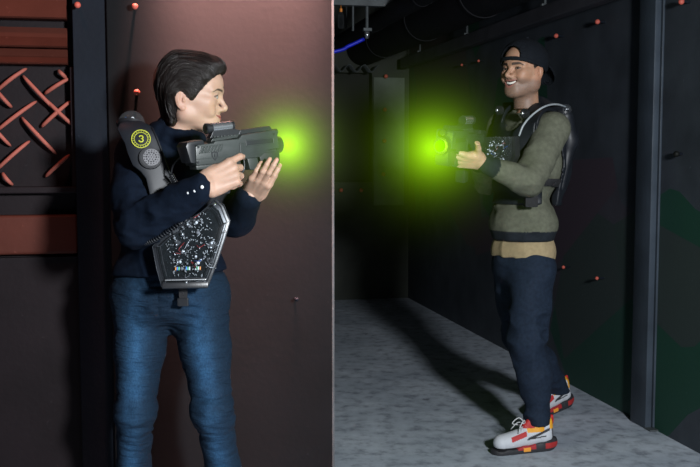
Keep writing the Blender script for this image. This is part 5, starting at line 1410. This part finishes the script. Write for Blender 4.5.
    for lab, da, dz, r in (('thick round duct under the ceiling beside the rail', -0.42, 0.10, 0.15), ('thinner pipe under the ceiling left of the thick duct', -0.78, 0.06, 0.06)):
        d = thing('duct', ENV @ V(A_R + da, 5, zR + dz), lab, 'duct')
        bm = bmesh.new(); cyl(bm, ENV @ V(A_R + da, 1.2, zR + dz + 0.04), ENV @ V(A_R + da, B_B - 0.03, zR + dz + 0.04), r, seg=28); to_obj('tube', bm, m_pipe, d, auto=40)
        for j in range(5):
            b = 3.0 + j * 1.15; bm = bmesh.new(); cyl(bm, ENV @ V(A_R + da, b, zR + dz + 0.04), ENV @ V(A_R + da, b + 0.04, zR + dz + 0.04), r * 1.03, seg=28, bevel=0.003); to_obj('collar', bm, m_pipe, d, auto=40)
            bm = bmesh.new(); cyl(bm, ENV @ V(A_R + da + r * 0.9, b + 0.02, zR + dz), ENV @ V(A_R + da + r * 0.9, b + 0.02, H_C), 0.005, seg=8); to_obj('hanger', bm, m_galv, d)
    # cross beam, rod, fixture and blue cable seen over the partition's end
    bB = 6.0
    a0b, zb_ = on_b(334, 3, bB); a1b, _ = on_b(400, 0, bB)
    bm = bmesh.new(); bx(bm, ((a0b + a1b) / 2 - 0.4, bB, zb_ + 0.01), (a1b - a0b + 0.8, 0.06, 0.05), M=ENV, bevel=0.004); tag(to_obj('cross_beam', bm, m_galv), 'pale metal beam across the ceiling near the top of the photo', 'beam')
    sp = thing('sprinkler', ENV @ V(on_b(367, 34, bB)[0], bB, on_b(367, 34, bB)[1]), 'small shiny metal sprinkler hanging under the ceiling', 'sprinkler')
    a_, z_ = on_b(367, 33, bB)
    bm = bmesh.new(); bx(bm, (a_, bB, z_ + 0.02), (0.055, 0.05, 0.020), M=ENV, bevel=0.004); cyl(bm, ENV @ V(a_, bB, z_ + 0.02), ENV @ V(a_, bB, H_C), 0.010, seg=12); to_obj('mount', bm, m_galv, sp)
    bm = bmesh.new(); cyl(bm, ENV @ V(a_, bB, z_ - 0.035), ENV @ V(a_, bB, z_ + 0.01), 0.012, 0.018, seg=16, bevel=0.002); to_obj('nozzle', bm, M_SILVER, sp, smooth=True)
    a2, z2 = on_b(353, 31, bB); bm = bmesh.new(); cyl(bm, ENV @ V(a2, bB, z2), ENV @ V(a2, bB, H_C), 0.007, seg=10); tag(to_obj('hanging_rod', bm, m_galv), 'thin pale rod hanging from the ceiling left of the sprinkler', 'rod')
    a3, z3 = on_b(333, 52, bB); a4, z4 = on_b(364, 39, bB)
    bm = bmesh.new(); tube(bm, [ENV @ p for p in curve_pts([V(a3 - 0.5, bB + 0.01, z3 - 0.10), V(a3, bB, z3), V((a3 + a4) / 2, bB, (z3 + z4) / 2 - 0.004), V(a4, bB, z4)], 20)], 0.012, 8)
    tag(to_obj('blue_cable', bm, pbr('blue_cable', (0.01, 0.02, 0.55), 0.4), smooth=True), 'blue cable rising to the sprinkler from the partition', 'cable')
    a5, z5 = on_b(341, 12, bB); bt = thing('hanging_bottle', ENV @ V(a5, bB, z5 - 0.08), 'small clear bottle with orange cap hanging under the ceiling', 'bottle')
    bm = bmesh.new(); cyl(bm, ENV @ V(a5, bB, z5 - 0.10), ENV @ V(a5, bB, z5 - 0.02), 0.020, seg=16, bevel=0.004); cyl(bm, ENV @ V(a5, bB, z5 - 0.02), ENV @ V(a5, bB, z5), 0.018, 0.008, seg=16); to_obj('bottle_body', bm, M_CLEAR, bt, smooth=True)
    bm = bmesh.new(); cyl(bm, ENV @ V(a5, bB, z5), ENV @ V(a5, bB, z5 + 0.02), 0.009, seg=12); cyl(bm, ENV @ V(a5, bB, z5 + 0.02), ENV @ V(a5, bB, H_C), 0.002, seg=6); to_obj('cap', bm, pbr('orange_cap', (0.8, 0.25, 0.03), 0.4), bt)
    # wavy metal sheet edge over the far opening
    wz = on_b(350, 68, B_B - 0.25)[1]; wa0, wa1 = on_b(300, 68, B_B - 0.25)[0], on_b(379, 68, B_B - 0.25)[0]
    bm = bmesh.new(); n = 64; rows = []
    for j in (0, 1):
        for th in (0, 0.004):
            rows.append([bm.verts.new(ENV @ V(wa0 + (wa1 - wa0) * i / n, B_B - (0.25 if j == 0 else 0.004), wz + th + 0.03 * math.sin(i / n * 2 * math.pi * 5.2))) for i in range(n + 1)])
    for A, B in ((rows[0], rows[2]), (rows[1], rows[3]), (rows[0], rows[1]), (rows[2], rows[3])):
        for i in range(n): bm.faces.new((A[i], A[i + 1], B[i + 1], B[i]))
    tag(to_obj('corrugated_sheet', bm, m_galv, smooth=True), 'wavy pale metal sheet jutting from the far wall above the dark opening', 'metal sheet')
    # pegs: short rods with round painted heads
    def peg(c, n, r, mat, label, group=None, ln=0.05):
        o = thing('wall_peg', c, label, 'peg', group)
        bm = bmesh.new(); cyl(bm, c - n * 0.01, c + n * ln, r * 0.45, seg=10); to_obj('shaft', bm, m_post, o)
        bm = bmesh.new(); ball(bm, c + n * (ln + r * 0.5), (r, r, r), 14); to_obj('head', bm, mat, o, smooth=True)
        return o
    for px, py, la, nm in ((78, 6, 'red peg high on the dark post at the left', 0), (135, 8, 'red peg high on the partition above the woman\'s shoulder', 0), (137, 93, 'red peg in shadow on the partition behind the woman\'s neck', 0), (295, 298, 'black peg low on the partition right of the woman\'s hip', 1)):
        a, z = on_b(px, py, B_P); peg(ENV @ V(a, B_P + (0.015 if px < 100 else 0), z), -U, 0.0095 if nm == 0 else 0.006, m_post if nm else m_peg, la, 'pegs on the partition' if not nm else None, 0.03)
    pos = {563: 'red peg on the right wall above the man\'s cap', 605: 'red peg on the right wall nearest the post and ceiling', 484: 'faint red peg on the right wall left of the man\'s cap', 467: 'faint red peg on the right wall above the man\'s gun', 570: 'red peg low on the right wall beside the man\'s hip', 604: 'red peg low on the right wall between the man and the post', 690: 'red peg at the top right corner beyond the post'}
    for px, py in ((563, 36), (605, 22), (484, 61), (467, 65), (570, 267), (604, 278), (690, 2)):
        b, z = on_a(px, py, A_R); peg(ENV @ V(A_R, b, z), -VV, 0.013 if py < 50 else 0.0095, m_peg, pos[px], 'pegs on the right wall', 0.035)
    b, z = on_a(682, 154, A_R); o = peg(ENV @ V(A_R, b, z), -VV, 0.014, m_void, 'black knob on the right wall beyond the post', None, 0.02)
    names = ['topmost red peg beside the dark opening', 'second red peg from the top beside the dark opening', 'third red peg from the top beside the dark opening', 'lowest red peg beside the dark opening', 'left red peg under the dark opening', 'right red peg under the dark opening']
    for (px, py), la in zip(((384, 77), (383, 110), (382.5, 141), (381.5, 174), (340, 190), (360, 190)), names):
        a, z = on_b(px, py, B_B); peg(ENV @ V(a, B_B - (0.024 if px > 370 else 0), z), -U, 0.018, m_peg, la, 'pegs on the far wall', 0.04)
    # walls behind the camera close the arena
    bm = bmesh.new(); bx(bm, ((A_R - 4.2) / 2, -0.95, H_C / 2), (A_R + 4.3, 0.1, H_C), M=ENV); struct('wall_behind', bm, m_black)
    bm = bmesh.new(); bx(bm, (-4.1, B_B / 2 - 0.4, H_C / 2), (0.1, B_B + 1.2, H_C), M=ENV); struct('wall_far_left', bm, m_black)
room()
woman(); woman_vest()
gun_w = make_gun('grey-green toy laser gun the woman aims to the right', 'toy laser guns')
gun_m = copy_tree(gun_w)
gun_m['label'] = 'dark toy laser gun the man aims towards the left'
GM = None
D_GUN = (W(275, 145.2, 2.605) - W(191.5, 154, 2.44))
place(gun_w, frame_xz(W(190, 155.5, 2.44), D_GUN, (0, 0, 1))); gun_w.scale = (0.95, 1, 1)
man(); man_vest()
place(gun_m, frame_xz(W(476, 142, 4.10), W(436, 148, 3.75) - W(476, 142, 4.10), (0.15, 0, 1)))
gun_m.scale = (1.25, 1.35, 1.5)

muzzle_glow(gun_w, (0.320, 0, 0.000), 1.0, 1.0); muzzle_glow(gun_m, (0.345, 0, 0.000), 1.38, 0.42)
bpy.context.view_layer.update()
for g_, e_ in ((gun_w, 0.35), (gun_m, 0.8)):
    muzzle_lamp(Matrix.LocRotScale(g_.location, g_.rotation_euler, g_.scale) @ V(0.345, 0, 0.002), e_)
# ------------------------------------------------------------------ camera, lights, world
cd = bpy.data.cameras.new('camera'); cd.sensor_width = 36; cd.lens = F_PX / 700 * 36; cd.clip_start = 0.05
cam = bpy.data.objects.new('camera', cd); COL.objects.link(cam); cam.location = EYE
cam.rotation_euler = (math.pi / 2 - PITCH, 0, 0); SC.camera = cam

def lamp(name, ty, loc, target, energy, color, **k):
    l = bpy.data.lights.new(name, ty); l.energy = energy; l.color = color
    for a, b in k.items(): setattr(l, a, b)
    o = bpy.data.objects.new(name, l); COL.objects.link(o); o.location = loc
    o.rotation_euler = (Vector(target) - Vector(loc)).to_track_quat('-Z', 'Y').to_euler()
    return o
lamp('key_softbox', 'AREA', (1.25, 0.15, 1.75), (0.1, 3.6, 1.05), 178, (0.92, 0.96, 1.0), shape='DISK', size=0.32)
def spot(name, loc, target, energy, color, ang, blend=1.0, r=0.06):
    return lamp(name, 'SPOT', loc, target, energy, color, spot_size=math.radians(ang), spot_blend=blend, shadow_soft_size=r)
rs = lamp('red_strip', 'AREA', ENV @ V(A_PR - 0.27, B_P - 0.12, 2.45), ENV @ V(A_PR - 0.27, B_P - 0.12 + 0.165, 1.45), 27, (1.0, 0.46, 0.38), shape='RECTANGLE', size=0.5, size_y=0.02)
rs.data.spread = math.radians(23)
spot('red_wash_bay', ENV @ V(A_POST - 0.25, B_P - 0.55, 2.5), ENV @ V(A_POST - 0.3, B_P + 0.1, 1.2), 14, (1.0, 0.32, 0.20), 75)
w = bpy.data.worlds.new('world'); SC.world = w; w.use_nodes = True
w.node_tree.nodes['Background'].inputs[0].default_value = (0.5, 0.6, 1.0, 1); w.node_tree.nodes['Background'].inputs[1].default_value = 0.016
SC.view_settings.view_transform = 'Standard'; SC.view_settings.look = 'None'; SC.view_settings.gamma = 1; SC.view_settings.exposure = 0.0
SC.view_settings.use_curve_mapping = False
